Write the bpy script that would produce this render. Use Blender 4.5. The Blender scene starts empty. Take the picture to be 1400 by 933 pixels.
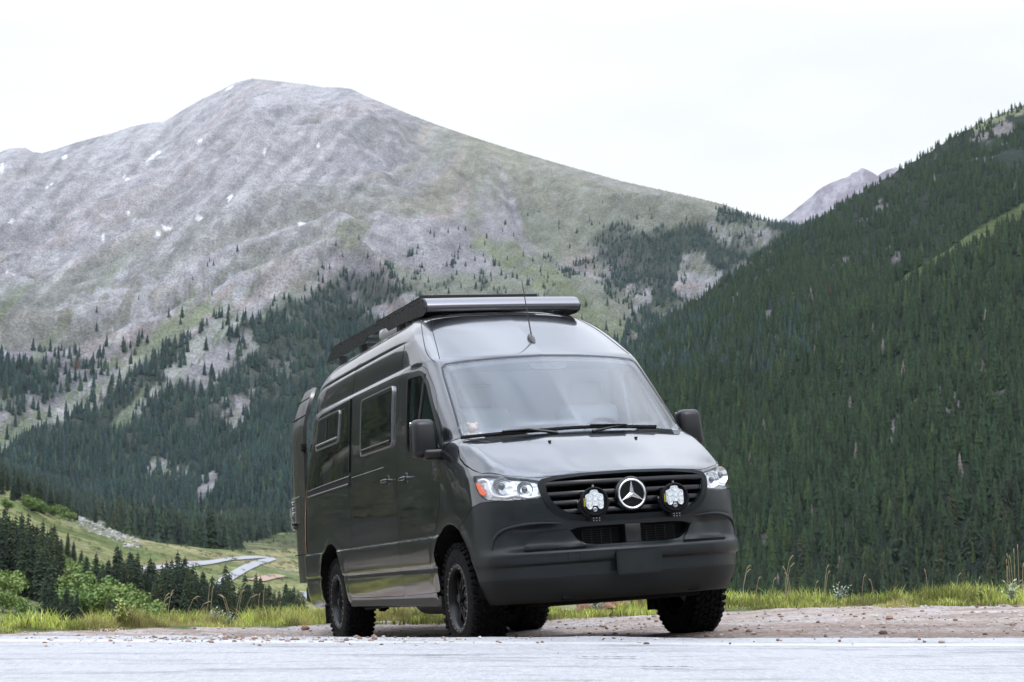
import bpy, bmesh, math, random
import numpy as np
from mathutils import Vector, Matrix
from mathutils.bvhtree import BVHTree
from mathutils.geometry import delaunay_2d_cdt

# ------------------------------------------------------------------ camera, world, sun, exposure
rnd = random.Random(7)
NR = np.random.RandomState(11)
scene = bpy.context.scene
COL = scene.collection
CAMH = 0.9
PITCH = math.radians(6.6184)
FPX = 2357.16                       # focal length in pixels of a 1400 px wide picture
cam_d = bpy.data.cameras.new("camera")
cam = bpy.data.objects.new("camera", cam_d)
COL.objects.link(cam)
cam.location = (0, 0, CAMH)
cam.rotation_euler = (math.pi / 2 + PITCH, 0, 0)
cam_d.sensor_width = 36.0
cam_d.lens = 36.0 * FPX / 1400.0
cam_d.clip_start = 0.1
cam_d.clip_end = 40000
cam_d.dof.use_dof = True
cam_d.dof.focus_distance = 12.3
cam_d.dof.aperture_fstop = 8.0
scene.camera = cam

SUN_EL, SUN_AZ = 52.0, 150.0        # degrees; azimuth measured clockwise from +Y
world = bpy.data.worlds.new("World")
scene.world = world
world.use_nodes = True
nt = world.node_tree
nt.nodes.clear()
wo = nt.nodes.new('ShaderNodeOutputWorld')
bg = nt.nodes.new('ShaderNodeBackground')
sky = nt.nodes.new('ShaderNodeTexSky')
sky.sky_type = 'NISHITA'
sky.sun_disc = False
sky.sun_elevation = math.radians(SUN_EL)
sky.sun_rotation = math.radians(SUN_AZ)
tc = nt.nodes.new('ShaderNodeTexCoord')
mp = nt.nodes.new('ShaderNodeMapping')
mp.inputs['Scale'].default_value = (1.0, 1.0, 3.2)
nz = nt.nodes.new('ShaderNodeTexNoise')
nz.inputs['Scale'].default_value = 1.7
nz.inputs['Detail'].default_value = 6
nz.inputs['Roughness'].default_value = 0.55
cr = nt.nodes.new('ShaderNodeValToRGB')
cr.color_ramp.elements[0].position = 0.33
cr.color_ramp.elements[0].color = (8.7, 9.0, 9.7, 1)
cr.color_ramp.elements[1].position = 0.60
cr.color_ramp.elements[1].color = (10.9, 10.95, 11.1, 1)
sep = nt.nodes.new('ShaderNodeSeparateXYZ')
zr = nt.nodes.new('ShaderNodeMapRange')
zr.inputs['From Min'].default_value = 0.28
zr.inputs['From Max'].default_value = 1.0
zr.inputs['To Min'].default_value = 1.0
zr.inputs['To Max'].default_value = 3.6
nb = nt.nodes.new('ShaderNodeTexNoise'); nb.inputs['Scale'].default_value = 2.6; nb.inputs['Detail'].default_value = 3      # thin and thick parts of the deck overhead
nbr = nt.nodes.new('ShaderNodeMapRange'); nbr.inputs['From Min'].default_value = .35; nbr.inputs['From Max'].default_value = .65; nbr.inputs['To Min'].default_value = 1.9; nbr.inputs['To Max'].default_value = 5.0
nt.links.new(tc.outputs['Generated'], nb.inputs['Vector']); nt.links.new(nb.outputs['Fac'], nbr.inputs['Value']); nt.links.new(nbr.outputs[0], zr.inputs['To Max'])
mul = nt.nodes.new('ShaderNodeVectorMath'); mul.operation = 'SCALE'
mx = nt.nodes.new('ShaderNodeMix'); mx.data_type = 'RGBA'
mx.inputs[0].default_value = 0.93
L = nt.links
L.new(tc.outputs['Generated'], mp.inputs['Vector'])
L.new(mp.outputs[0], nz.inputs['Vector'])
L.new(nz.outputs['Fac'], cr.inputs[0])
L.new(tc.outputs['Generated'], sep.inputs[0])
L.new(sep.outputs['Z'], zr.inputs['Value'])
L.new(cr.outputs[0], mul.inputs[0])
L.new(zr.outputs[0], mul.inputs['Scale'])
L.new(sky.outputs[0], mx.inputs[6])
zc = nt.nodes.new('ShaderNodeMix'); zc.data_type = 'RGBA'      # the cloud deck is a little bluer overhead
zc.inputs[6].default_value = (1, 1, 1, 1); zc.inputs[7].default_value = (.90, .96, 1.07, 1)
zf = nt.nodes.new('ShaderNodeMapRange'); zf.inputs['From Min'].default_value = .3; zf.inputs['From Max'].default_value = .8
L.new(sep.outputs['Z'], zf.inputs['Value']); L.new(zf.outputs[0], zc.inputs[0])
zm_ = nt.nodes.new('ShaderNodeVectorMath'); zm_.operation = 'MULTIPLY'
L.new(mul.outputs[0], zm_.inputs[0]); L.new(zc.outputs[2], zm_.inputs[1])
L.new(zm_.outputs[0], mx.inputs[7])
L.new(mx.outputs[2], bg.inputs['Color'])
bg.inputs['Strength'].default_value = 0.1
L.new(bg.outputs[0], wo.inputs['Surface'])

sd = bpy.data.lights.new("sun", 'SUN')
sd.energy = 0.9
sd.angle = math.radians(14)
sd.color = (1.0, 0.965, 0.91)
sun = bpy.data.objects.new("sun", sd)
COL.objects.link(sun)
_a, _e = math.radians(SUN_AZ), math.radians(SUN_EL)
_sv = Vector((math.sin(_a) * math.cos(_e), math.cos(_a) * math.cos(_e), math.sin(_e)))
sun.rotation_euler = _sv.to_track_quat('Z', 'Y').to_euler()

scene.view_settings.view_transform = 'Standard'
scene.view_settings.look = 'None'
scene.view_settings.gamma = 1.0
scene.view_settings.exposure = 0.0
scene.view_settings.use_curve_mapping = False
scene.render.engine = 'CYCLES'
scene.cycles.use_denoising = True
scene.cycles.max_bounces = 8
scene.cycles.transparent_max_bounces = 24
scene.cycles.volume_bounces = 1
scene.cycles.sample_clamp_indirect = 6.0

# ------------------------------------------------------------------ helpers
MATS = {}

def mat(name, color=(0.5, 0.5, 0.5), rough=0.5, metal=0.0, coat=0.0, spec=0.5, emis=None, estr=1.0, coat_rough=0.03):
    if name in MATS:
        return MATS[name]
    m = bpy.data.materials.new(name)
    m.use_nodes = True
    b = m.node_tree.nodes['Principled BSDF']
    b.inputs['Base Color'].default_value = (*color, 1)
    b.inputs['Roughness'].default_value = rough
    b.inputs['Metallic'].default_value = metal
    b.inputs['Coat Weight'].default_value = coat
    b.inputs['Coat Roughness'].default_value = coat_rough
    b.inputs['Specular IOR Level'].default_value = spec
    if emis:
        b.inputs['Emission Color'].default_value = (*emis, 1)
        b.inputs['Emission Strength'].default_value = estr
    MATS[name] = m
    return m

def N(m, t, **kw):
    n = m.node_tree.nodes.new(t)
    for k, v in kw.items():
        if hasattr(n, k):
            setattr(n, k, v)
        else:
            n.inputs[k].default_value = v
    return n

def LK(m, a, b):
    m.node_tree.links.new(a, b)

def BS(m):
    return m.node_tree.nodes['Principled BSDF']

def noise_rough(m, lo, hi, scale, detail=4, coord='Object'):
    t = N(m, 'ShaderNodeTexCoord')
    n = N(m, 'ShaderNodeTexNoise')
    n.inputs['Scale'].default_value = scale
    n.inputs['Detail'].default_value = detail
    r = N(m, 'ShaderNodeMapRange')
    r.inputs['From Min'].default_value = 0.3
    r.inputs['From Max'].default_value = 0.7
    r.inputs['To Min'].default_value = lo
    r.inputs['To Max'].default_value = hi
    LK(m, t.outputs[coord], n.inputs['Vector'])
    LK(m, n.outputs['Fac'], r.inputs['Value'])
    LK(m, r.outputs[0], BS(m).inputs['Roughness'])
    return n

def noise_bump(m, scale, strength, dist=0.01, detail=4, coord='Object'):
    t = N(m, 'ShaderNodeTexCoord')
    n = N(m, 'ShaderNodeTexNoise')
    n.inputs['Scale'].default_value = scale
    n.inputs['Detail'].default_value = detail
    b = N(m, 'ShaderNodeBump')
    b.inputs['Strength'].default_value = strength
    b.inputs['Distance'].default_value = dist
    LK(m, t.outputs[coord], n.inputs['Vector'])
    LK(m, n.outputs['Fac'], b.inputs['Height'])
    LK(m, b.outputs[0], BS(m).inputs['Normal'])
    return b

def link(o, parent=None):
    COL.objects.link(o)
    if parent is not None:
        o.parent = parent
    return o

def from_bm(name, bm, m, parent=None, smooth=None):
    me = bpy.data.meshes.new(name)
    bm.to_mesh(me)
    bm.free()
    o = bpy.data.objects.new(name, me)
    if isinstance(m, (list, tuple)):
        for x in m:
            me.materials.append(x)
    elif m is not None:
        me.materials.append(m)
    if smooth is not None:
        me.shade_smooth()
        if smooth < 180:
            me.set_sharp_from_angle(angle=math.radians(smooth))
    return link(o, parent)

def np_mesh(name, V, F, m, parent=None, smooth=False, attrs=None):
    """V (n,3); F list of (k,verts) arrays with equal corner count"""
    me = bpy.data.meshes.new(name)
    V = np.asarray(V, np.float32)
    if not isinstance(F, (list, tuple)):
        F = [F]
    tot = sum(len(f) for f in F)
    loops = np.concatenate([np.asarray(f, np.int32).ravel() for f in F])
    cnt = np.concatenate([np.full(len(f), f.shape[1], np.int32) for f in F])
    me.vertices.add(len(V))
    me.vertices.foreach_set('co', V.ravel())
    me.loops.add(len(loops))
    me.loops.foreach_set('vertex_index', loops)
    me.polygons.add(tot)
    st = np.concatenate([[0], np.cumsum(cnt)[:-1]]).astype(np.int32)
    me.polygons.foreach_set('loop_start', st)
    me.polygons.foreach_set('loop_total', cnt)
    me.update(calc_edges=True)
    if attrs:
        for k, a in attrs.items():
            a = np.asarray(a, np.float32)
            if a.ndim == 1:
                at = me.attributes.new(k, 'FLOAT', 'POINT')
                at.data.foreach_set('value', a)
            else:
                at = me.attributes.new(k, 'FLOAT_COLOR', 'POINT')
                if a.shape[1] == 3:
                    a = np.c_[a, np.ones(len(a), np.float32)]
                at.data.foreach_set('color', a.ravel())
    if smooth:
        me.shade_smooth()
    if m is not None:
        for x in (m if isinstance(m, (list, tuple)) else [m]):
            me.materials.append(x)
    o = bpy.data.objects.new(name, me)
    return link(o, parent)

def tag(o, label=None, cat=None, group=None, kind=None):
    if label: o['label'] = label
    if cat: o['category'] = cat
    if group: o['group'] = group
    if kind: o['kind'] = kind
    return o

def empty(name, loc=(0, 0, 0), rz=0.0, parent=None):
    o = bpy.data.objects.new(name, None)
    link(o, parent)
    o.location = loc
    o.rotation_euler = (0, 0, rz)
    return o

def add_box(bm, c, s, rot=None, bev=0.0, seg=2):
    M = Matrix.Translation(c)
    if rot is not None:
        M = M @ rot.to_4x4()
    M = M @ Matrix.Diagonal((*s, 1))
    r = bmesh.ops.create_cube(bm, size=1, matrix=M)
    if bev > 0:
        es = list({e for v in r['verts'] for e in v.link_edges})
        bmesh.ops.bevel(bm, geom=es, offset=bev, segments=seg, profile=0.5, affect='EDGES')
    return r

def add_cyl(bm, p0, p1, r0, r1=None, seg=20, caps=True):
    p0, p1 = Vector(p0), Vector(p1)
    d = p1 - p0
    M = Matrix.Translation((p0 + p1) / 2) @ d.to_track_quat('Z', 'Y').to_matrix().to_4x4()
    return bmesh.ops.create_cone(bm, cap_ends=caps, segments=seg, radius1=r0, radius2=r0 if r1 is None else r1, depth=d.length, matrix=M)

def add_lathe(bm, prof, axis='y', c=(0, 0, 0), seg=48, close=True):
    """prof: list of (a, r): a along the axis, r radius"""
    rings = []
    for a, r in prof:
        ring = []
        for i in range(seg):
            t = 2 * math.pi * i / seg
            p = {'y': (r * math.cos(t), a, r * math.sin(t)), 'x': (a, r * math.cos(t), r * math.sin(t)), 'z': (r * math.cos(t), r * math.sin(t), a)}[axis]
            ring.append(bm.verts.new((p[0] + c[0], p[1] + c[1], p[2] + c[2])))
        rings.append(ring)
    n = len(rings)
    for k in range(n if close else n - 1):
        a, b = rings[k], rings[(k + 1) % n]
        for i in range(seg):
            j = (i + 1) % seg
            bm.faces.new((a[i], a[j], b[j], b[i]))
    bmesh.ops.recalc_face_normals(bm, faces=bm.faces)

def add_tube(bm, pts, r, seg=8, caps=True, flat=None):
    pts = [Vector(p) for p in pts]
    n = len(pts)
    rr = r if isinstance(r, (list, tuple)) else [r] * n
    rings = []
    up0 = None
    for i, p in enumerate(pts):
        d = (pts[min(i + 1, n - 1)] - pts[max(i - 1, 0)]).normalized()
        if up0 is None:
            up0 = Vector((0, 0, 1)) if abs(d.z) < 0.9 else Vector((1, 0, 0))
        a = d.cross(up0).normalized()
        b = a.cross(d).normalized()
        up0 = b
        ring = []
        for k in range(seg):
            t = 2 * math.pi * k / seg
            ring.append(bm.verts.new(p + a * (math.cos(t) * rr[i]) + b * (math.sin(t) * rr[i] * (flat or 1.0))))
        rings.append(ring)
    for i in range(n - 1):
        for k in range(seg):
            j = (k + 1) % seg
            bm.faces.new((rings[i][k], rings[i][j], rings[i + 1][j], rings[i + 1][k]))
    if caps:
        bm.faces.new(rings[0][::-1])
        bm.faces.new(rings[-1])

def add_extrude(bm, poly, axis, a, b):
    """poly 2D closed outline extruded along axis from a to b. axis 'y': poly is (x,z); 'x': (y,z); 'z': (x,y)"""
    def P(p, t):
        return {'y': (p[0], t, p[1]), 'x': (t, p[0], p[1]), 'z': (p[0], p[1], t)}[axis]
    A = [bm.verts.new(P(p, a)) for p in poly]
    B = [bm.verts.new(P(p, b)) for p in poly]
    n = len(poly)
    fs = [bm.faces.new(A), bm.faces.new(B[::-1])]
    for i in range(n):
        j = (i + 1) % n
        fs.append(bm.faces.new((A[i], B[i], B[j], A[j])))
    bmesh.ops.recalc_face_normals(bm, faces=fs)
    return fs

def BM():
    return bmesh.new()

def pchip(x, y, xi):
    """monotone cubic interpolation; y may be (n,k)"""
    x = np.asarray(x, float); y = np.asarray(y, float); xi = np.asarray(xi, float)
    one = y.ndim == 1
    if one: y = y[:, None]
    h = np.diff(x)[:, None]
    d = np.diff(y, axis=0) / h
    m = np.zeros_like(y)
    s = d[:-1] * d[1:]
    w1 = 2 * h[1:] + h[:-1]; w2 = h[1:] + 2 * h[:-1]
    with np.errstate(all='ignore'):
        hm = (w1 + w2) / (w1 / d[:-1] + w2 / d[1:])
    m[1:-1] = np.where(s > 0, hm, 0)
    m[0] = d[0]; m[-1] = d[-1]
    k = np.clip(np.searchsorted(x, xi) - 1, 0, len(x) - 2)
    hh = h[k]; t = ((xi - x[k])[:, None]) / hh
    r = (2*t**3 - 3*t**2 + 1)*y[k] + (t**3 - 2*t**2 + t)*hh*m[k] + (-2*t**3 + 3*t**2)*y[k+1] + (t**3 - t**2)*hh*m[k+1]
    return r[:, 0] if one else r

def catmull(pts, n=6, closed=False):
    """smooth polyline through 2D/3D points"""
    P = np.asarray(pts, float)
    out = []
    m = len(P)
    rng = range(m) if closed else range(m - 1)
    for i in rng:
        p0 = P[(i - 1) % m] if (closed or i > 0) else P[0]
        p1 = P[i]; p2 = P[(i + 1) % m]
        p3 = P[(i + 2) % m] if (closed or i + 2 < m) else P[-1]
        for k in range(n):
            t = k / n
            out.append(0.5 * ((2*p1) + (-p0+p2)*t + (2*p0-5*p1+4*p2-p3)*t*t + (-p0+3*p1-3*p2+p3)*t**3))
    if not closed:
        out.append(P[-1])
    return np.array(out)

def rounded(poly, r, n=5):
    """round the corners of a 2D polygon"""
    P = [np.array(p, float) for p in poly]
    out = []
    m = len(P)
    for i in range(m):
        a, b, c = P[i - 1], P[i], P[(i + 1) % m]
        u = a - b; v = c - b
        lu, lv = np.linalg.norm(u), np.linalg.norm(v)
        d = min(r, lu * 0.45, lv * 0.45)
        s, e = b + u / lu * d, b + v / lv * d
        for k in range(n + 1):
            t = k / n
            out.append((1 - t)**2 * s + 2*t*(1 - t) * b + t*t * e)
    return [tuple(p) for p in out]
# ------------------------------------------------------------------ noise for the terrain
_PERM = np.random.RandomState(5).rand(1024, 1024).astype(np.float32)

def vnoise(x, y):
    xi = np.floor(x).astype(int); yi = np.floor(y).astype(int)
    fx = x - xi; fy = y - yi
    fx = fx*fx*fx*(fx*(fx*6-15)+10); fy = fy*fy*fy*(fy*(fy*6-15)+10)
    a = _PERM[xi & 1023, yi & 1023]; b = _PERM[(xi+1) & 1023, yi & 1023]
    c = _PERM[xi & 1023, (yi+1) & 1023]; d = _PERM[(xi+1) & 1023, (yi+1) & 1023]
    return (a*(1-fx)+b*fx)*(1-fy)+(c*(1-fx)+d*fx)*fy

def fbm(x, y, o=5, g=.5, lac=2.03):
    s = 0; a = 1; t = 0
    for k in range(o):
        s = s + a * vnoise(x + 17.3*k, y - 9.1*k); t += a
        x, y = x*lac, y*lac; a *= g
    return s / t

def ridged(x, y, o=5, g=.55):
    s = 0; a = 1; t = 0
    for k in range(o):
        s = s + a * (1 - np.abs(2*vnoise(x + 31.7*k, y + 11.9*k) - 1)); t += a
        x, y = x*2.1, y*2.1; a *= g
    return s / t

def sstep(a, b, x):
    t = np.clip((x - a) / (b - a), 0, 1)
    return t*t*(3 - 2*t)

TH = math.tan(PITCH)
def dz_of(v, Y):           # height above the eye of a point at depth Y seen at row v
    return Y * np.tan(PITCH + np.arctan((466.5 - np.asarray(v, float)) / FPX))
def uv_of(x, Y, dz):
    fw = Y * math.cos(PITCH) + dz * math.sin(PITCH)
    return 700 + FPX * x / fw, 466.5 - FPX * (-Y * math.sin(PITCH) + dz * math.cos(PITCH)) / fw
def x_of(u, Y, dz):
    return (u - 700) / FPX * (Y * math.cos(PITCH) + dz * math.sin(PITCH))

# valley floor: rows of the photograph at which the ground lies, by depth (columns) and bearing (rows)
VY = np.array([230, 330, 400, 480, 560, 650, 750, 850, 1000, 1200, 1400.])
VU = np.array([-2600, -1500, -800, -350, -60, 0, 100, 200, 300, 400, 500, 620, 760, 2600])
VV = np.array([
 [500, 300, 200, 100, 0, -60, -100, -100, -100, -100, -100],
 [640, 450, 330, 220, 100, 0, -60, -80, -80, -60, -60],
 [780, 640, 540, 440, 340, 280, 240, 240, 260, 280, 300],
 [860, 790, 720, 640, 570, 520, 530, 550, 560, 560, 560],
 [880, 842, 795, 735, 685, 648, 668, 675, 668, 655, 640],
 [885, 848, 802, 748, 702, 668, 688, 692, 684, 672, 655],
 [893, 862, 828, 788, 748, 714, 706, 716, 719, 714, 700],
 [900, 874, 848, 815, 786, 757, 739, 741, 738, 732, 722],
 [905, 884, 860, 834, 808, 787, 766, 752, 745, 738, 726],
 [908, 890, 870, 846, 822, 803, 787, 770, 752, 738, 722],
 [910, 893, 876, 854, 834, 817, 802, 788, 768, 750, 735],
 [912, 896, 882, 864, 846, 832, 820, 806, 790, 770, 752],
 [915, 900, 888, 872, 858, 846, 838, 830, 812, 790, 770],
 [915, 900, 888, 872, 858, 846, 838, 830, 812, 790, 770]], float)
# main ridge line of the pale mountain
MU = np.array([-2600,-900,-300,-100,0,12,35,45,58,80,100,125,150,180,205,225,238,250,275,300,322,345,365,400,425,440,462,480,500,520,560,600,650,700,760,800,850,900,950,990,1020,1040,1075,1110,1150,1300,2600.])
MV = np.array([60,180,235,222,208,203,202,208,209,203,196,189,183,173,168,166,158,150,136,124,113,107,109,113,116,119,119,121,131,139,156,171,188,204,222,233,247,258,269,279,291,298,311,324,345,420,500.])
MD_U = np.array([-2600, 0, 345, 700, 900, 1075, 1300, 2600]); MD_Y = np.array([5200, 5000, 4500, 3700, 3200, 2800, 2400, 2400.])
# forested hill on the right
RU = np.array([-200,300,450,520,600,700,800,860,900,950,1000,1050,1100,1150,1200,1250,1300,1350,1400,1500,1700,2100,2600.])
RV = np.array([860,850,790,732,652,580,512,472,447,412,376,339,309,279,250,219,188,162,142,95,30,-60,-100.])
RF_U = np.array([-200, 300, 600, 860, 1100, 1400, 2600]); RF_Y = np.array([1700, 1500, 1250, 1000, 860, 780, 520.])

def terrain(u, Y):
    """height above the eye at bearing column u and depth Y (arrays)"""
    u = np.asarray(u, float); Y = np.asarray(Y, float)
    # valley
    vi = np.zeros_like(Y)
    Yc = np.clip(Y, VY[0], VY[-1])
    ky = np.clip(np.searchsorted(VY, Yc) - 1, 0, len(VY) - 2)
    ty = (Yc - VY[ky]) / (VY[ky+1] - VY[ky])
    ku = np.clip(np.searchsorted(VU, u) - 1, 0, len(VU) - 2)
    tu = np.clip((u - VU[ku]) / (VU[ku+1] - VU[ku]), 0, 1)
    tu = tu*tu*(3 - 2*tu)*.5 + tu*.5
    def Z(iu, iy): return dz_of(VV[iu, iy], VY[iy])
    zv = (Z(ku, ky)*(1-tu) + Z(ku+1, ky)*tu)*(1-ty) + (Z(ku, ky+1)*(1-tu) + Z(ku+1, ky+1)*tu)*ty
    # near side of the valley: falls from the road bank
    near = np.interp(Y, [0, 20, 26, 34, 60, 120, 230], [-1.2, -1.5, -3.5, -7.5, -11, -15, 0])
    tn = sstep(110, 230, Y)
    zv = np.where(Y < 230, near*(1-tn) + zv*tn, zv)
    side = np.clip((-u - 500) / 1200, 0, 1)
    zv = np.where(Y < 230, near*(1-tn)*(1-side) + zv*np.maximum(tn, side*sstep(15, 90, Y)*Y/230), zv)
    x = x_of(u, Y, zv)
    # pale mountain
    yc = np.interp(u, MD_U, MD_Y); zc = dz_of(np.interp(u, MU, MV), yc)
    zf = zv * 1.0
    zfoot = dz_of(np.interp(u, VU, VV[:, -1]), 1400.)
    s = np.clip((Y - 1400) / (yc - 1400), 0, 1)
    ang = np.where(u < 480, .75, .75 - np.clip((u - 480) / 300, 0, 1) * 1.25)
    X = x
    ca, sa = np.cos(ang), np.sin(ang)
    px = X*ca - (Y - 3000)*sa*.8; py = X*sa + (Y - 3000)*ca*.8
    r1 = ridged(px/420., py/1900., 5) - .55
    r2 = fbm(px/150., py/420., 5) - .5
    env = np.clip(s*(1 - s)*4, 0, 1)**.6 * np.clip((1 - s)*6, 0, 1)
    zm = zfoot + (zc - zfoot) * (s**1.12) + env*(r1*230 + r2*90)
    zm += np.where(s >= .995, 0, (fbm(X/70., Y/70., 3) - .5)*16*np.clip(s*4, 0, 1)*np.clip((1-s)*8, 0, 1))
    zm = np.where(Y > yc, zc - (Y - yc)*.55, zm)
    z = np.where(Y > 1400, zm, zv)
    # gentle relief in the valley
    rel = (fbm(x/60., Y/60., 4) - .5) * 2.2 * sstep(150, 300, Y) * (1 - s)
    rel = rel*(1 - sstep(60, 140, u)*sstep(460, 400, u)*sstep(420, 480, Y)*sstep(980, 900, Y))
    z = z + np.where(Y < 1600, rel*(1 - sstep(1200, 1600, Y)), 0)
    # right hill
    rf = np.interp(u, RF_U, RF_Y)
    rc = rf + np.interp(u, [-200, 600, 1000, 1400, 2600], [300, 550, 1000, 1350, 1500.])
    zrf = dz_of(852., rf); zrc = dz_of(np.interp(u, RU, RV), rc)
    t = (Y - rf) / (rc - rf)
    zr = zrf + (zrc - zrf) * np.clip(t, 0, 1)
    # nearer spur with its grassy edge
    spv = np.interp(u, [1100, 1200, 1300, 1400, 1600, 2600], [470, 402, 338, 283, 200, 100])
    spY = rf + (rc - rf)*.50
    zs = dz_of(spv, spY)
    k = sstep(1080, 1240, u)
    base_s = zrf + (zrc - zrf) * .5
    bump = np.exp(-((t - .50) / .10)**2) * np.clip(1 - 0, 0, 1)
    prof_n = zrf + (zs - zrf) * np.clip(t/.5, 0, 1)**1.0
    prof_f = zs - 38*np.clip((t - .5)/.08, 0, 1) + (zrc - zs + 38) * np.clip((t - .58)/.42, 0, 1)
    zr = np.where(t <= .5, zr*(1-k) + prof_n*k, zr*(1-k) + prof_f*k)
    zr = zr + (fbm(x/260., Y/260., 4) - .5)*60*np.clip(t*3, 0, 1)*np.clip((1-t)*4, 0, 1) + (fbm(x/45., Y/45., 3) - .5)*10*np.clip(t*5, 0, 1)*np.clip((1-t)*9, 0, 1)
    zr = np.where(t > 1, zrc - (Y - rc)*.6, zr)
    zr = np.where(t < 0, zrf + t*(rc - rf)*.55, zr)
    z = np.maximum(z, zr)
    return np.maximum(z, -90.0)

# ------------------------------------------------------------------ terrain grid
UG = np.unique(np.concatenate([np.linspace(-2600, -160, 120), np.arange(-160, 1560, 3.2), np.linspace(1560, 2600, 60)]))
YG = np.unique(np.concatenate([np.geomspace(21, 230, 40), np.linspace(230, 1400, 190), np.linspace(1400, 5000, 330), np.linspace(5000, 6200, 12)]))
GU, GY = np.meshgrid(UG, YG)
GZ = terrain(GU, GY)
GX = x_of(GU, GY, GZ)
_gu, GV = uv_of(GX, GY, GZ)

def inpoly(u, v, P):
    P = np.asarray(P, float); r = np.zeros(u.shape, bool)
    j = len(P) - 1
    for i in range(len(P)):
        xi, yi = P[i]; xj, yj = P[j]
        c = ((yi > v) != (yj > v)) & (u < (xj - xi)*(v - yi)/(yj - yi + 1e-9) + xi)
        r ^= c; j = i
    return r

def soft(u, v, P, wob=8, sc=30.):
    """polygon mask with a ragged edge"""
    return inpoly(u + (fbm(u/sc, v/sc, 4) - .5)*wob*4, v + (fbm(u/sc + 50, v/sc + 9, 4) - .5)*wob*4, P)

LANES = [[(-40,640),(0,596),(60,560),(120,520),(210,452),(290,400),(345,372),(352,388),(262,452),(190,505),(110,560),(0,622)],
         [(150,585),(205,520),(262,470),(320,420),(338,432),(270,500),(215,545),(170,592)],
         [(640,330),(680,322),(740,352),(800,400),(862,452),(838,470),(770,420),(700,372)],
         [(420,330),(470,300),(520,300),(470,350),(440,352)]]
CLEAR = [[(245,520),(300,478),(350,448),(352,482),(318,505),(262,545)], [(300,545),(345,540),(335,580),(305,590)], [(195,640),(222,628),(268,640),(240,668),(205,655)],
         [(268,650),(300,640),(290,700),(262,690)], [(930,350),(965,345),(985,380),(950,420),(920,400)], [(500,430),(560,400),(590,420),(540,455)], [(960,300),(1070,318),(1040,345),(985,330)],[(855,395),(880,380),(890,410),(868,425)]]
DV = np.arange(275, 651, 25.)
DU = np.arange(0, 1051, 75.)
DEN = np.array([  # share of forest cover, read off the photograph
 [0,0,0,0,0,0,0,0,0,0,0,0,0,.1,.4],
 [0,0,0,0,0,0,0,0,0,0,.04,.25,.4,.5,.7],
 [0,0,0,0,0,0,0,.02,.03,.05,.1,.5,.7,.75,.7],
 [0,0,0,0,.02,.08,.12,.2,.15,.2,.1,.6,.85,.7,.5],
 [0,0,0,0,.05,.15,.5,.3,.2,.2,.1,.55,.85,.55,.3],
 [0,0,0,.02,.08,.25,.8,.5,.3,.3,.15,.3,.75,.4,.3],
 [0,0,.02,.08,.25,.6,.9,.4,.3,.3,.3,.4,.6,.5,.5],
 [.01,.04,.1,.3,.6,.9,.9,.8,.6,.5,.5,.5,.5,.5,.5],
 [.04,.08,.3,.6,.6,.7,.95,.9,.7,.7,.7,.7,.7,.7,.7],
 [.35,.5,.45,.8,.6,.6,.95,.9,.9,.9,.9,.9,.9,.9,.9],
 [.5,.35,.6,.8,.7,.6,.95,.9,.9,.9,.9,.9,.9,.9,.9],
 [.3,.3,.8,.9,.7,.85,.95,.9,.9,.9,.9,.9,.9,.9,.9],
 [.15,.5,.95,.95,.9,.9,.95,.95,.95,.95,.95,.95,.95,.95,.95],
 [.25,.85,1,1,.95,.95,1,1,1,1,1,1,1,1,1],
 [.8,1,1,1,1,1,1,1,1,1,1,1,1,1,1],
 [1,1,1,1,1,1,1,1,1,1,1,1,1,1,1]], float)

DEN[9, :3] = (.62, .72, .62); DEN[10, :3] = (.78, .55, .78); DEN[11, :3] = (.55, .55, .88); DEN[12, :2] = (.35, .8); DEN[13, :2] = (.55, .97); DEN[8, :4] = (.12, .2, .4, .65)
DEN[3:7, 7:11] = np.maximum(DEN[3:7, 7:11]*1.5, .34)
DEN[2:6, 11:14] = np.minimum(DEN[2:6, 11:14]*1.25, 1)
def bil(u, v):
    a = np.clip((u - DU[0])/75., 0, len(DU) - 1.001); b = np.clip((v - DV[0])/25., 0, len(DV) - 1.001)
    i = a.astype(int); j = b.astype(int); fa = a - i; fb = b - j
    r = (DEN[j, i]*(1-fa) + DEN[j, i+1]*fa)*(1-fb) + (DEN[j+1, i]*(1-fa) + DEN[j+1, i+1]*fa)*fb
    return np.where(v < DV[0] - 12, 0, r)

def forest_mountain(u, v, x, Y, prob=False):
    d = bil(u, v)
    n = fbm(u/22. + 3, v/13. + u/60., 4)
    n2 = fbm(u/90. + 9, v/60., 3)
    pr = sstep(-.16, .22, d - (.24 + .62*n + .30*(n2 - .5)))*np.clip(d*3, 0, 1)
    m = pr > .5
    cl = np.zeros(u.shape, bool)
    for P in LANES + CLEAR:
        cl |= soft(u, v, P, 4, 22.)
    pr = np.where(cl & (n < .62), pr*.06, pr)
    m &= ~(cl & (n < .62))
    return pr if prob else m

_rf = np.interp(GU, RF_U, RF_Y)
_rc = _rf + np.interp(GU, [-200, 600, 1000, 1400, 2600], [300, 550, 1000, 1350, 1500.])
def is_right(u, Y, z):
    rf = np.interp(u, RF_U, RF_Y); rc = rf + np.interp(u, [-200, 600, 1000, 1400, 2600], [300, 550, 1000, 1350, 1500.])
    t = (Y - rf)/(rc - rf)
    return (t > -.25) & (t < 1.3) & (u > 520)

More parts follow.
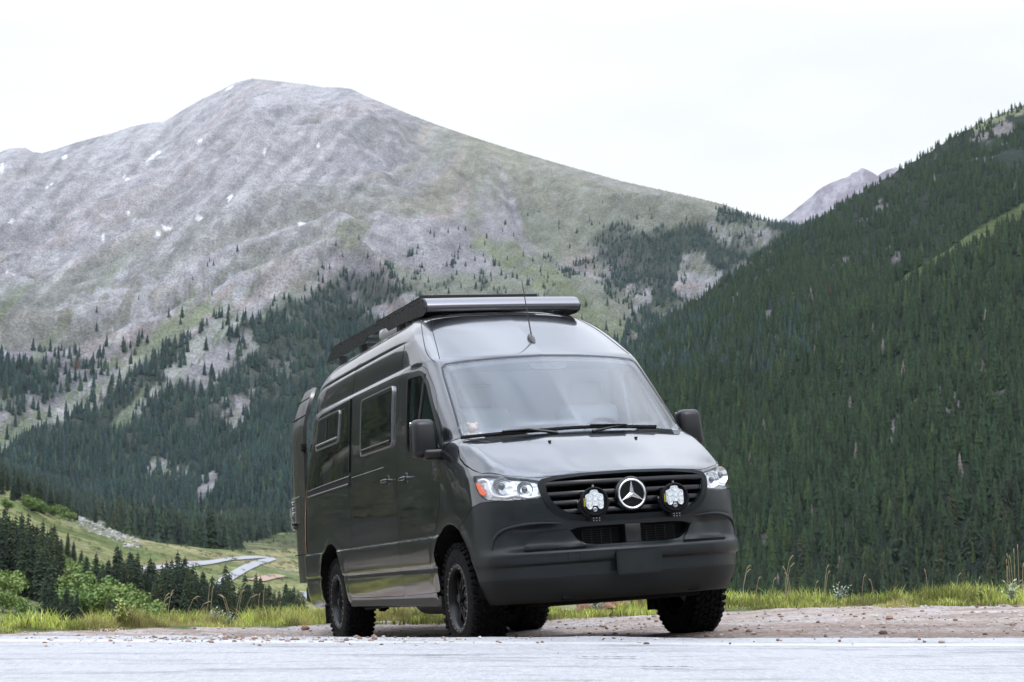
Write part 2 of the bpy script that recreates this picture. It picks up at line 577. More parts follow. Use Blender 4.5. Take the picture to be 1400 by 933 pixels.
# colours
def mixc(a, b, t):
    return a*(1 - t[..., None]) + np.asarray(b)*t[..., None]
H_, W_ = GZ.shape
col = np.zeros((H_, W_, 3)) + (.27, .28, .12)
n_big = fbm(GX/160., GY/160., 4); n_mid = fbm(GX/35., GY/35., 4); n_f = fbm(GX/9., GY/9., 3)
col = mixc(col, (.34, .31, .16), sstep(.42, .62, n_big))
col = mixc(col, (.13, .19, .06), sstep(.52, .66, n_mid)*.8)
col = mixc(col, (.34, .31, .25), ((n_f > .70) & (n_mid > .5))*.5)
mt = (GY > 1330)
u_, v_ = _gu, GV
ang = np.where(u_ < 480, .75, .75 - np.clip((u_ - 480)/300, 0, 1)*1.25)
px = GX*np.cos(ang) - (GY - 3000)*np.sin(ang)*.8; py = GX*np.sin(ang) + (GY - 3000)*np.cos(ang)*.8
streak = fbm(px/55., py/700., 5); blot = fbm(px/120., py/260., 5); fine = fbm(GX/16., GY/30., 4)
rock = np.zeros((H_, W_, 3)) + (.245, .236, .245)
rock = mixc(rock, (.31, .262, .25), sstep(.47, .58, streak)*.75)          # pinkish scree
rock = mixc(rock, (.17, .163, .19), sstep(.50, .66, blot)*.7)          # darker outcrops
cliff = ridged(px/38., py/90., 6, .6)
rock = mixc(rock, (.34, .335, .36), sstep(.60, .70, fine)*sstep(.42, .56, blot)*.7)
rock = mixc(rock, (.13, .125, .14), sstep(.44, .34, cliff)*sstep(.42, .60, fbm(px/200. + 5, py/260., 4))*.6)
rock = mixc(rock, (.33, .325, .35), sstep(.68, .80, cliff)*sstep(.40, .60, fbm(px/200. + 5, py/260., 4))*.7)
rock = mixc(rock, (.42, .405, .415), sstep(460, 150, v_)*sstep(640, 380, u_)*.72*(.6 + .5*sstep(.35, .6, fbm(px/60. + 3, py/500., 5))))  # summit haze painted into the rock colour, paler with height
crag = ridged(GX/34. + 2, GY/70., 6, .62)
rock = mixc(rock, (.46, .455, .47), sstep(.70, .78, crag)*sstep(.47, .58, fbm(px/150. + 11, py/300., 4))*.42*sstep(760, 500, u_))
rock = mixc(rock, (.15, .145, .17), sstep(.40, .30, crag)*sstep(.47, .58, fbm(px/150. + 11, py/300., 4))*.34*sstep(760, 500, u_))
elev_g = sstep(150, 380, v_) * (1 - .35*sstep(500, 300, u_))
gr = sstep(.46, .60, fbm(px/90. + 7, py/420. + 3, 5) + .10*sstep(300, 520, v_) + .17*sstep(480, 760, u_)*sstep(180, 300, v_) - .04)
rock = mixc(rock, (.15, .165, .105), gr*.7*np.clip(elev_g + .25*sstep(400, 700, u_), 0, 1))
rock = mixc(rock, (.21, .212, .135), sstep(480, 700, u_)*sstep(330, 180, v_)*.7)
for P, c_ in zip(LANES, ((.18,.225,.12), (.12,.165,.08), (.155,.175,.095), (.16,.17,.11))):
    rock = mixc(rock, c_, soft(u_, v_, P, 6, 22.)*.75*sstep(.25, .50, fine))
diag = fbm((u_ + v_*.9)/15., (u_ - v_)/260., 5)          # chutes running down the face to the left
wd = sstep(620, 420, u_)*sstep(110, 190, v_)
rock = mixc(rock, (.44, .43, .435), sstep(.56, .66, diag)*wd*.45)
rock = mixc(rock, (.17, .17, .165), sstep(.44, .34, diag)*wd*.45)
rock = mixc(rock, (.15, .185, .10), sstep(.55, .65, fbm((u_ + v_*.9)/26. + 9, (u_ - v_)/200., 4))*wd*sstep(300, 460, v_)*.6)
for P in CLEAR:
    rock = mixc(rock, (.27, .262, .27), soft(u_, v_, P, 4, 22.)*(fine > .46)*.8)
for P, w in (([(180,420),(320,330),(330,350),(240,420),(130,480)], .6), ([(280,395),(330,370),(355,380),(330,410),(285,415)], .8), ([(75,420),(165,370),(245,385),(150,440),(80,450)], .6), ([(0,330),(120,300),(140,330),(20,400)], .4)):
    rock = mixc(rock, (.37, .365, .39), soft(u_, v_, P, 6, 14.)*w*(fine > .46))
mfor = forest_mountain(u_, v_, GX, GY, True)*mt
rock = mixc(rock, (.035, .05, .038), mfor*.9)
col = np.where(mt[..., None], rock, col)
# valley, left of the van: meadow, aspen thicket floor, bare pink earth
col = mixc(col, (.055, .075, .04), ((~mt) & (GY > 900) & (v_ < 752 - .0*u_) & (u_ > 140) & (u_ < 560) & (n_mid < .60))*.75)
col = mixc(col, (.30, .19, .14), soft(u_, v_, [(-60,748),(0,758),(30,775),(45,800),(0,800),(-60,800)], 2, 14.)*(~mt)*.9)
col = mixc(col, (.30, .20, .14), soft(u_, v_, [(196,775),(230,764),(270,766),(262,776),(215,784)], 2, 14.)*(~mt)*.8)
col = mixc(col, (.36, .34, .33), soft(u_, v_, [(96,700),(130,702),(165,722),(185,738),(150,738),(112,722)], 3, 12.)*(~mt)*(n_f > .42)*.9)
col = mixc(col, (.17, .20, .07), soft(u_, v_, [(-200,690),(60,700),(300,770),(300,800),(-200,800)], 3, 20.)*(n_mid > .55)*(~mt)*.5)
# right hill
rt = is_right(GU, GY, GZ)
tt_ = (GY - _rf)/(_rc - _rf)
rcol = np.zeros((H_, W_, 3)) + (.025, .035, .024)
rcol = mixc(rcol, (.22, .20, .20), sstep(.66, .74, fbm(GX/30., GY/60., 4)))
gs = (np.abs(v_ - np.interp(u_, [1100, 1200, 1300, 1400, 1600], [476, 408, 344, 289, 206])) < (6 + 6*sstep(1200, 1400, u_))) & (u_ > 1110) & (np.abs(tt_ - .5) < .05)
rcol = mixc(rcol, (.105, .135, .05), gs*1.0)
gtop = (v_ < np.interp(u_, RU, RV) + 12) & (u_ > 1330)
rcol = mixc(rcol, (.24, .25, .15), gtop*(n_mid > .40)*.9)
isr = rt & (tt_ > -.05)
zchk = GZ - 0
col = np.where((isr & (u_ > 560) & (GY > _rf*.98))[..., None] & ((u_ > 800) | (GY > 1100))[..., None], rcol, col)
# leftward out of frame: rocky brown-green slope
lf = sstep(-120, -420, u_)*(GY < 1500)
col = mixc(col, (.03, .036, .024), lf)
col = mixc(col, (.20, .18, .15), lf*sstep(.56, .62, fbm(GX/22., GZ/30. + GY/60., 4)))
col = mixc(col, (.035, .032, .028), lf*sstep(.40, .58, n_mid))
col = mixc(col, (.022, .026, .018), lf*sstep(.48, .56, n_big)*.8)
# snow patches
for (a, b, ra, rb, an) in ((210,214,15,2.6,-.62),(315,270,7,3.6,-.9),(272,299,7,3.2,-.3),(227,312,10,2.6,.12),(213,322,9,2.6,-.1),(180,287,5,2,-.1),(412,306,7,2.6,-.2),(273,193,5,1.6,-.1),(438,198,5,2,-.3),
                           (360,207,4,1.8,0),(175,245,7,1.7,.5),(2,230,3.5,9,.2),(314,121,8,2,-.45),(88,215,2.5,5,.2),(63,257,3,1.5,0),(13,370,8,2,-.8),(70,252,2.5,1.5,0),(16,303,4,1.6,0),(142,326,4,1.5,0),(365,356,4,1.4,0)):
    du, dv = u_ - a, v_ - b
    ra, rb = ra*.8, rb*.8; p = du*math.cos(an) + dv*math.sin(an); q = -du*math.sin(an) + dv*math.cos(an)
    m_ = ((p/ra)**2 + (q/rb)**2 + (fine - .5)*1.5) < 1
    col = np.where((m_ & mt)[..., None], (.72, .73, .75), col)

def terrain_mat(name, bump=1.2, sc=.35):
    m = mat(name, (.2, .2, .2), .95, spec=.15)
    at = N(m, 'ShaderNodeAttribute', attribute_name='Col')
    t = N(m, 'ShaderNodeTexCoord')
    mpx = N(m, 'ShaderNodeMapping'); mpx.inputs['Scale'].default_value = (1, .38, 1); LK(m, t.outputs['Object'], mpx.inputs[0])
    n1 = N(m, 'ShaderNodeTexNoise'); n1.inputs['Scale'].default_value = .035; n1.inputs['Detail'].default_value = 10; n1.inputs['Roughness'].default_value = .74
    n2 = N(m, 'ShaderNodeTexNoise'); n2.inputs['Scale'].default_value = sc; n2.inputs['Detail'].default_value = 6; n2.inputs['Roughness'].default_value = .7
    LK(m, mpx.outputs[0], n1.inputs['Vector']); LK(m, mpx.outputs[0], n2.inputs['Vector'])
    r = N(m, 'ShaderNodeMapRange'); r.inputs['From Min'].default_value = .3; r.inputs['From Max'].default_value = .7; r.inputs['To Min'].default_value = .58; r.inputs['To Max'].default_value = 1.38
    LK(m, n1.outputs['Fac'], r.inputs['Value'])
    r2 = N(m, 'ShaderNodeMapRange'); r2.inputs['From Min'].default_value = .3; r2.inputs['From Max'].default_value = .7; r2.inputs['To Min'].default_value = .5; r2.inputs['To Max'].default_value = 1.55
    LK(m, n2.outputs['Fac'], r2.inputs['Value'])
    mu = N(m, 'ShaderNodeMath', operation='MULTIPLY'); LK(m, r.outputs[0], mu.inputs[0]); LK(m, r2.outputs[0], mu.inputs[1])
    vm = N(m, 'ShaderNodeVectorMath', operation='SCALE'); LK(m, at.outputs['Color'], vm.inputs[0]); LK(m, mu.outputs[0], vm.inputs['Scale'])
    LK(m, vm.outputs[0], BS(m).inputs['Base Color'])
    ad = N(m, 'ShaderNodeMath', operation='ADD'); LK(m, n1.outputs['Fac'], ad.inputs[0]); LK(m, n2.outputs['Fac'], ad.inputs[1])
    b = N(m, 'ShaderNodeBump'); b.inputs['Strength'].default_value = .9; b.inputs['Distance'].default_value = bump*4
    LK(m, ad.outputs[0], b.inputs['Height']); LK(m, b.outputs[0], BS(m).inputs['Normal'])
    return m
tmat = terrain_mat('terrain', 1.6)

def grid_faces(h, w, mask=None):
    i = np.arange(h*w).reshape(h, w)
    F = np.stack([i[:-1, :-1], i[:-1, 1:], i[1:, 1:], i[1:, :-1]], -1).reshape(-1, 4)
    return F if mask is None else F[mask.ravel()]
tv = np.stack([GX, GY, GZ + CAMH], -1).reshape(-1, 3)
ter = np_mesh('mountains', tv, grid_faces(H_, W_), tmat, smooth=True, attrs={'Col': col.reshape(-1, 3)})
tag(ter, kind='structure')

# distant peak
FU = np.array([1000,1040,1060,1072,1082,1090,1100,1110,1118,1125,1135,1150,1160,1165,1172,1178,1184,1192,1200,1205,1212,1225,1240,1300,1400.])
FV = np.array([340,318,307,298,291,284,276,268,260,255,250,244,241,236,234,229,231,235,240,236,232,228,236,270,330.])
fu = np.arange(1000, 1400, 1.2); fy = np.linspace(7600, 9300, 90)
A, B = np.meshgrid(fu, fy)
cz_ = dz_of(np.interp(A, FU, FV), 9000.)
s_ = np.clip((B - 7600)/1400., 0, 1)
fz = dz_of(450., 7600.) + (cz_ - dz_of(450., 7600.))*s_ + (ridged(A/30., B/700., 5) - .5)*150*(s_*(1-s_)*4)
fz = np.where(B > 9000, cz_ - (B - 9000)*.8, fz)
fx = x_of(A, B, fz)
nb = fbm(A/14., B/160., 5)
fc = mixc(np.zeros(A.shape + (3,)) + (.28, .255, .28), (.20, .17, .195), sstep(.45, .6, nb))
fc = mixc(fc, (.24, .26, .21), sstep(.55, .62, fbm(A/40., B/400., 4))*sstep(.9, .5, s_)*.8)
fp = np_mesh('far_peak', np.stack([fx, B, fz + CAMH], -1).reshape(-1, 3), grid_faces(*A.shape), tmat, smooth=True, attrs={'Col': fc.reshape(-1, 3)})
tag(fp, kind='structure')

# slope behind the photographer (seen only in reflections)
bx_ = np.concatenate([np.linspace(-900, 900, 90)]); by_ = np.linspace(-10.5, -700, 60)
A, B = np.meshgrid(bx_, by_)
bz = np.clip(-B - 12, 0, None)*.42 + (fbm(A/90., B/90., 4) - .5)*40*sstep(-20, -120, B)
bc = mixc(np.zeros(A.shape + (3,)) + (.06, .06, .04), (.025, .035, .02), sstep(.42, .5, fbm(A/40., B/40., 4)))
bk = np_mesh('hillside', np.stack([A, B, bz - .06 + .3], -1).reshape(-1, 3), grid_faces(*A.shape)[:, ::-1], tmat, smooth=True, attrs={'Col': bc.reshape(-1, 3)})
tag(bk, kind='structure')

def locate(u, v, ymin=230., ymax=1400.):
    """depth at which the ground of column u is seen at row v"""
    ys = np.linspace(ymin, ymax, 900)
    z = terrain(np.full(900, float(u)), ys)
    _, vv = uv_of(x_of(u, ys, z), ys, z)
    k = np.argmax(vv <= v)
    if vv[k] > v: k = len(ys) - 1
    return float(x_of(u, ys[k], z[k])), float(ys[k]), float(z[k] + CAMH)

# valley road with its switchback, as a draped ribbon
def ribbon(name, px, width, m, lift=.35, ymin=300.):
    pts = [locate(u, v, ymin) for u, v in px]
    P = catmull(np.array([(p[0], p[1]) for p in pts]), 10)
    T = np.gradient(P, axis=0); T /= np.linalg.norm(T, axis=1)[:, None] + 1e-9
    Nn = np.stack([-T[:, 1], T[:, 0]], 1)
    V = []
    for q, n in zip(P, Nn):
        for k in (-.5, -.25, 0, .25, .5):
            a = q + n*k*width
            V.append(a)
    V = np.array(V)
    # height: search column for each point by fixed point iteration
    zz = np.zeros(len(V))
    for it in range(5):
        u = 700 + FPX*V[:, 0]/(V[:, 1]*math.cos(PITCH) + zz*math.sin(PITCH))
        zz = terrain(u, V[:, 1])
    # the same linear interpolation between grid rows as the terrain mesh
    j = np.clip(np.searchsorted(YG, V[:, 1]) - 1, 0, len(YG) - 2); f_ = (V[:, 1] - YG[j])/(YG[j+1] - YG[j])
    zz = terrain(u, YG[j])*(1 - f_) + terrain(u, YG[j+1])*f_
    V3 = np.c_[V, zz.ravel() + CAMH + lift]
    return np_mesh(name, V3, grid_faces(len(P), 5), m, smooth=True)
road_far_m = mat('valley_road', (.30, .30, .32), .45)
_rp = [(150,786),(200,780),(235,776.5),(268,772),(300,768),(330,764.5),(350,762.8),(362,762.8),(370,763.8),(371,765.4),(364,767.6),(352,771),(340,776),(322,786),(308,795),(298,808)]
tag(ribbon('valley_road', [(150,786),(200,780),(235,776.5),(268,772),(300,768),(330,764.5),(350,762.8),(362,762.8),(370,763.8),(371,765.4),(364,767.6),(352,771),(340,776),(322,786),(308,795),(298,808)], 4.6, road_far_m, .45), kind='structure')
tag(ribbon('dirt_track', [(345,795),(356,794),(368,791),(384,788)], 5, mat('pink_earth', (.34, .23, .18), .9), .5), kind='structure')
tag(ribbon('stream', [(408,811),(418,812),(424,817),(430,824),(444,829),(470,836)], 4.5, mat('stream_water', (.55, .57, .60), .2), .5), kind='structure')
# ------------------------------------------------------------------ road, shoulder, grass bank
_gp = [(-60,11.3,-.72),(-12,11.3,-.66),(-8,11.3,-.655),(-3.5,11.3,-.665),(-1,11.3,-.70),(1.5,11.3,-.66),(5,11.3,-.64),(12,11.3,-.62),(60,11.3,-.4),
       (-.25,12.3,-.775),(-1.52,15.8,-.925),(1.33,12.83,-.662),(.15,16.26,-.82),(-3.6,12.4,-.72),(5,12.5,-.585),(9,12.5,-.52),
       (-60,16,-1.2),(-12,15,-.95),(-4.4,15.2,float(dz_of(865,15.2))),(-3.4,16.6,float(dz_of(860.5,16.6))),(-1.95,18.6,float(dz_of(852,18.6))),(.6,17.4,float(dz_of(845,17.4))),
       (1.8,17.0,float(dz_of(836,17.0))),(3,16.6,float(dz_of(829.5,16.6))),(4.8,16.2,float(dz_of(828.5,16.2))),(9,16,-.48),(60,16,.2),
       (-60,22,-1.5),(-4.5,19,-1.02),(-1.9,21.5,-1.03),(2,20,-.80),(5,19.5,-.66),(10,19.5,-.55),(60,22,.1)]
_G = np.array(_gp)
def _tps(P):
    n = len(P)
    d = np.hypot(P[:, None, 0] - P[None, :, 0], P[:, None, 1] - P[None, :, 1])
    K = np.where(d > 0, d*d*np.log(d + 1e-12), 0) + np.eye(n)*.02
    A = np.zeros((n+3, n+3)); A[:n, :n] = K; A[:n, n:] = np.c_[np.ones(n), P[:, :2]]; A[n:, :n] = A[:n, n:].T
    return np.linalg.solve(A, np.r_[P[:, 2], 0, 0, 0])
_gw = _tps(_G)
def zg0(x, y):
    x = np.asarray(x, float); y = np.asarray(y, float)
    r = _gw[-3] + _gw[-2]*x + _gw[-1]*y
    for k in range(len(_G)):
        d2 = (x - _G[k, 0])**2 + (y - _G[k, 1])**2
        r = r + _gw[k]*.5*d2*np.log(d2 + 1e-12)
    return r
YBX = np.array([-60,-12,-5,-4.4,-3.4,-1.95,0.,1.8,3,4.8,8,60]); YBY = np.array([14,14.2,14.8,15.2,16.6,18.6,17.6,17.0,16.6,16.2,16,16.])
def yb(x):
    return np.interp(x, YBX, YBY) + (fbm(np.asarray(x, float)*1.3, np.asarray(x, float)*0 + 4, 3) - .5)*.7
def zg(x, y):
    z = zg0(x, y) + (fbm(x*1.1, y*1.1, 4) - .5)*.05 + (fbm(x*6, y*6, 3) - .5)*.014
    b = yb(x)
    z = z + .02*sstep(0, .6, y - b)
    over = np.clip(y - b - 2.4, 0, None)
    z = z - over*.55 - .03*over**2*0
    return z
gxs = np.unique(np.concatenate([np.linspace(-70, -9, 60), np.arange(-9, 9, .045), np.linspace(9, 70, 60)]))
gys = np.unique(np.concatenate([np.arange(10.9, 20, .05), np.arange(20, 34, .35)]))
A, B = np.meshgrid(gxs, gys)
Zs = zg(A, B)
gd = yb(A)
gmask = sstep(-.25, .25, B - gd + (fbm(A*3, B*3, 4) - .5)*1.0)
gc_ = np.zeros(A.shape + (3,)) + (.42, .355, .315)
gc_ = mixc(gc_, (.34, .27, .235), sstep(.45, .62, fbm(A*.8, B*2.2, 5)))
gc_ = mixc(gc_, (.48, .44, .43), sstep(.55, .66, fbm(A*1.7 + 9, B*3.2, 5))*.8)
wet_shade = sstep(13.4, 12.0, B)*sstep(-3, 0, A)*.55  # damp gravel in front of the van, shadow painted into its colour
gc_ = mixc(gc_, (.15, .105, .075), wet_shade)
gc_ = mixc(gc_, (.09, .11, .035), gmask)
sh = np_mesh('ground', np.stack([A, B, Zs + CAMH], -1).reshape(-1, 3), grid_faces(*A.shape), None, smooth=True, attrs={'Col': gc_.reshape(-1, 3)})
gm = mat('gravel_ground', (.4, .3, .25), .9, spec=.25)
at = N(gm, 'ShaderNodeAttribute', attribute_name='Col'); t = N(gm, 'ShaderNodeTexCoord')
vo = N(gm, 'ShaderNodeTexVoronoi'); vo.inputs['Scale'].default_value = 42; vo.inputs['Randomness'].default_value = 1
vo2 = N(gm, 'ShaderNodeTexVoronoi'); vo2.inputs['Scale'].default_value = 110
n1 = N(gm, 'ShaderNodeTexNoise'); n1.inputs['Scale'].default_value = 9; n1.inputs['Detail'].default_value = 8; n1.inputs['Roughness'].default_value = .75
for q in (vo, vo2, n1): LK(gm, t.outputs['Object'], q.inputs['Vector'])
r1 = N(gm, 'ShaderNodeMapRange'); r1.inputs['From Min'].default_value = .3; r1.inputs['From Max'].default_value = .7; r1.inputs['To Min'].default_value = .62; r1.inputs['To Max'].default_value = 1.3
LK(gm, n1.outputs['Fac'], r1.inputs['Value'])
sx = N(gm, 'ShaderNodeSeparateColor'); LK(gm, vo.outputs['Color'], sx.inputs[0])
r2 = N(gm, 'ShaderNodeMapRange'); r2.inputs['To Min'].default_value = .72; r2.inputs['To Max'].default_value = 1.25; LK(gm, sx.outputs[0], r2.inputs['Value'])
mu = N(gm, 'ShaderNodeMath', operation='MULTIPLY'); LK(gm, r1.outputs[0], mu.inputs[0]); LK(gm, r2.outputs[0], mu.inputs[1])
vm = N(gm, 'ShaderNodeVectorMath', operation='SCALE'); LK(gm, at.outputs['Color'], vm.inputs[0]); LK(gm, mu.outputs[0], vm.inputs['Scale'])
LK(gm, vm.outputs[0], BS(gm).inputs['Base Color'])
ad = N(gm, 'ShaderNodeMath', operation='ADD'); LK(gm, vo.outputs['Distance'], ad.inputs[0]); LK(gm, vo2.outputs['Distance'], ad.inputs[1])
bp = N(gm, 'ShaderNodeBump'); bp.inputs['Strength'].default_value = .8; bp.inputs['Distance'].default_value = .012
LK(gm, ad.outputs[0], bp.inputs['Height']); LK(gm, bp.outputs[0], BS(gm).inputs['Normal'])
sh.data.materials.append(gm)
tag(sh, kind='structure')

# asphalt, wet from the rain; its broken edge stands a few centimetres over the gravel
ZR = -.6055 + CAMH
axs = np.unique(np.concatenate([np.linspace(-120, -8, 60), np.arange(-8, 8, .06), np.linspace(8, 120, 60)]))
edge = 11.2 + (fbm(axs*1.7, axs*0 + 2, 4) - .5)*.35 + (fbm(axs*9, axs*0 + 7, 3) - .5)*.10 - sstep(0, 4.6, axs)*.30
ays = np.concatenate([np.linspace(-10.5, 4, 20), np.linspace(4.3, 10.4, 80)])
rows = [np.stack([axs, np.full_like(axs, y), np.full_like(axs, ZR) + .012*(fbm(axs*.5, axs*0 + y*.5, 3) - .5)], 1) for y in ays]
for k, (f, dz) in enumerate(((.35, 0), (.7, 0), (.93, -.001), (1, -.008), (1.012, -.05), (1.02, -.12))):
    rows.append(np.stack([axs, 10.4 + (edge - 10.4)*f, np.full_like(axs, ZR) + .012*(fbm(axs*.5, axs*0 + 10.4*.5, 3) - .5) + dz], 1))
V = np.concatenate(rows)
am_ = mat('wet_asphalt', (.10, .10, .105), .35, spec=1.0)
rd_ = np_mesh('road', V, grid_faces(len(rows), len(axs)), am_, smooth=True)
tag(rd_, kind='structure')
def asphalt_nodes(m, base, lo, hi):
    t = N(m, 'ShaderNodeTexCoord')
    n1 = N(m, 'ShaderNodeTexNoise'); n1.inputs['Scale'].default_value = 120; n1.inputs['Detail'].default_value = 4; n1.inputs['Roughness'].default_value = .7
    mp_ = N(m, 'ShaderNodeMapping'); mp_.inputs['Scale'].default_value = (.8, 3.0, 1)
    n2 = N(m, 'ShaderNodeTexNoise'); n2.inputs['Scale'].default_value = 1.6; n2.inputs['Detail'].default_value = 7; n2.inputs['Roughness'].default_value = .62
    vo = N(m, 'ShaderNodeTexVoronoi'); vo.inputs['Scale'].default_value = 75
    LK(m, t.outputs['Object'], n1.inputs['Vector']); LK(m, t.outputs['Object'], mp_.inputs[0]); LK(m, mp_.outputs[0], n2.inputs['Vector']); LK(m, t.outputs['Object'], vo.inputs['Vector'])
    r = N(m, 'ShaderNodeMapRange'); r.inputs['From Min'].default_value = .35; r.inputs['From Max'].default_value = .65; r.inputs['To Min'].default_value = lo; r.inputs['To Max'].default_value = hi
    LK(m, n2.outputs['Fac'], r.inputs['Value']); LK(m, r.outputs[0], BS(m).inputs['Roughness'])
    cr_ = N(m, 'ShaderNodeMapRange'); cr_.inputs['From Min'].default_value = .3; cr_.inputs['From Max'].default_value = .7; cr_.inputs['To Min'].default_value = .45; cr_.inputs['To Max'].default_value = 1.5
    LK(m, n1.outputs['Fac'], cr_.inputs['Value'])
    mp2 = N(m, 'ShaderNodeMapping'); mp2.inputs['Scale'].default_value = (1.1, 5.0, 1); n3 = N(m, 'ShaderNodeTexNoise'); n3.inputs['Scale'].default_value = .9; n3.inputs['Detail'].default_value = 9; n3.inputs['Roughness'].default_value = .72
    LK(m, t.outputs['Object'], mp2.inputs[0]); LK(m, mp2.outputs[0], n3.inputs['Vector'])
    r3 = N(m, 'ShaderNodeMapRange'); r3.inputs['From Min'].default_value = .52; r3.inputs['From Max'].default_value = .66; LK(m, n3.outputs['Fac'], r3.inputs['Value'])
    mc3 = N(m, 'ShaderNodeMix', data_type='RGBA'); mc3.inputs[6].default_value = (*base, 1); mc3.inputs[7].default_value = (base[0]*.42, base[1]*.42, base[2]*.44, 1); LK(m, r3.outputs[0], mc3.inputs[0])
    vm = N(m, 'ShaderNodeVectorMath', operation='SCALE'); 
    n6 = N(m, 'ShaderNodeTexNoise'); n6.inputs['Scale'].default_value = 30; n6.inputs['Detail'].default_value = 3; mp6 = N(m, 'ShaderNodeMapping'); mp6.inputs['Scale'].default_value = (1, .22, 1); LK(m, t.outputs['Object'], mp6.inputs[0]); LK(m, mp6.outputs[0], n6.inputs['Vector'])
    r6 = N(m, 'ShaderNodeMapRange'); r6.inputs['From Min'].default_value = .3; r6.inputs['From Max'].default_value = .7; r6.inputs['To Min'].default_value = .88; r6.inputs['To Max'].default_value = 1.12; LK(m, n6.outputs['Fac'], r6.inputs['Value'])
    v6 = N(m, 'ShaderNodeVectorMath', operation='SCALE'); LK(m, mc3.outputs[2], v6.inputs[0]); LK(m, r6.outputs[0], v6.inputs['Scale']); LK(m, v6.outputs[0], vm.inputs[0]); LK(m, cr_.outputs[0], vm.inputs['Scale']); LK(m, vm.outputs[0], BS(m).inputs['Base Color'])
    n5 = N(m, 'ShaderNodeTexNoise'); n5.inputs['Scale'].default_value = 16; n5.inputs['Detail'].default_value = 5; LK(m, t.outputs['Object'], n5.inputs['Vector'])
    ad0 = N(m, 'ShaderNodeMath', operation='MULTIPLY_ADD'); ad0.inputs[1].default_value = 2.0; LK(m, n5.outputs['Fac'], ad0.inputs[0]); LK(m, vo.outputs['Distance'], ad0.inputs[2])
    ad = N(m, 'ShaderNodeMath', operation='ADD'); LK(m, ad0.outputs[0], ad.inputs[0]); LK(m, n1.outputs['Fac'], ad.inputs[1])
    b = N(m, 'ShaderNodeBump'); b.inputs['Strength'].default_value = .8; b.inputs['Distance'].default_value = .006
    LK(m, ad.outputs[0], b.inputs['Height']); LK(m, b.outputs[0], BS(m).inputs['Normal'])
asphalt_nodes(am_, (.38, .38, .395), .34, .62)  # pale base colour stands in for the glare of the wet surface
# white edge line, worn, painted on the asphalt
def edge_paint(m):
    nt_ = m.node_tree; bs = BS(m)
    src = bs.inputs['Base Color'].links[0].from_socket
    t = N(m, 'ShaderNodeTexCoord'); sp = N(m, 'ShaderNodeSeparateXYZ'); LK(m, t.outputs['Object'], sp.inputs[0])
    a = N(m, 'ShaderNodeMath', operation='MULTIPLY_ADD'); a.inputs[1].default_value = .07; a.inputs[2].default_value = .07*3.3 - 10.70; LK(m, sp.outputs['X'], a.inputs[0])
    d = N(m, 'ShaderNodeMath', operation='ADD'); LK(m, a.outputs[0], d.inputs[0]); LK(m, sp.outputs['Y'], d.inputs[1])
    ab = N(m, 'ShaderNodeMath', operation='ABSOLUTE'); LK(m, d.outputs[0], ab.inputs[0])
    n = N(m, 'ShaderNodeTexNoise'); n.inputs['Scale'].default_value = 14; n.inputs['Detail'].default_value = 6; n.inputs['Roughness'].default_value = .75; LK(m, t.outputs['Object'], n.inputs['Vector'])
    ad = N(m, 'ShaderNodeMath', operation='MULTIPLY_ADD'); ad.inputs[1].default_value = .36; LK(m, n.outputs['Fac'], ad.inputs[0]); LK(m, ab.outputs[0], ad.inputs[2])
    r = N(m, 'ShaderNodeMapRange'); r.inputs['From Min'].default_value = .36; r.inputs['From Max'].default_value = .20; r.inputs['To Min'].default_value = 0; r.inputs['To Max'].default_value = .8; LK(m, ad.outputs[0], r.inputs['Value'])
    mx_ = N(m, 'ShaderNodeMix', data_type='RGBA'); mx_.inputs[7].default_value = (.58, .58, .57, 1); LK(m, r.outputs[0], mx_.inputs[0]); LK(m, src, mx_.inputs[6])
    LK(m, mx_.outputs[2], bs.inputs['Base Color'])
edge_paint(am_)
# short tar-dark cracks in the near lane
crm = mat('crack_dark', (.012, .012, .013), .8)
for i, pts in enumerate(([(1.95,8.55),(2.0,8.50),(2.08,8.47),(2.15,8.50),(2.26,8.48)], [(.62,8.36),(.70,8.33),(.78,8.35),(.86,8.31)], [(.30,7.42),(.40,7.36),(.52,7.38)])):
    if i == 0: pts = [(x - 1.62, y + .55) for x, y in pts]
    b = BM(); P = catmull(pts, 5)
    for j in range(len(P)-1):
        w0_, w1_ = .012*(1 + .8*math.sin(j*1.7)) , .012*(1 + .8*math.sin((j+1)*1.7))
        b.faces.new([b.verts.new((P[j][0], P[j][1]-w0_, ZR+.012)), b.verts.new((P[j+1][0], P[j+1][1]-w1_, ZR+.012)), b.verts.new((P[j+1][0], P[j+1][1]+w1_, ZR+.012)), b.verts.new((P[j][0], P[j][1]+w0_, ZR+.012))])
    tag(from_bm('road_crack', b, crm), kind='structure')

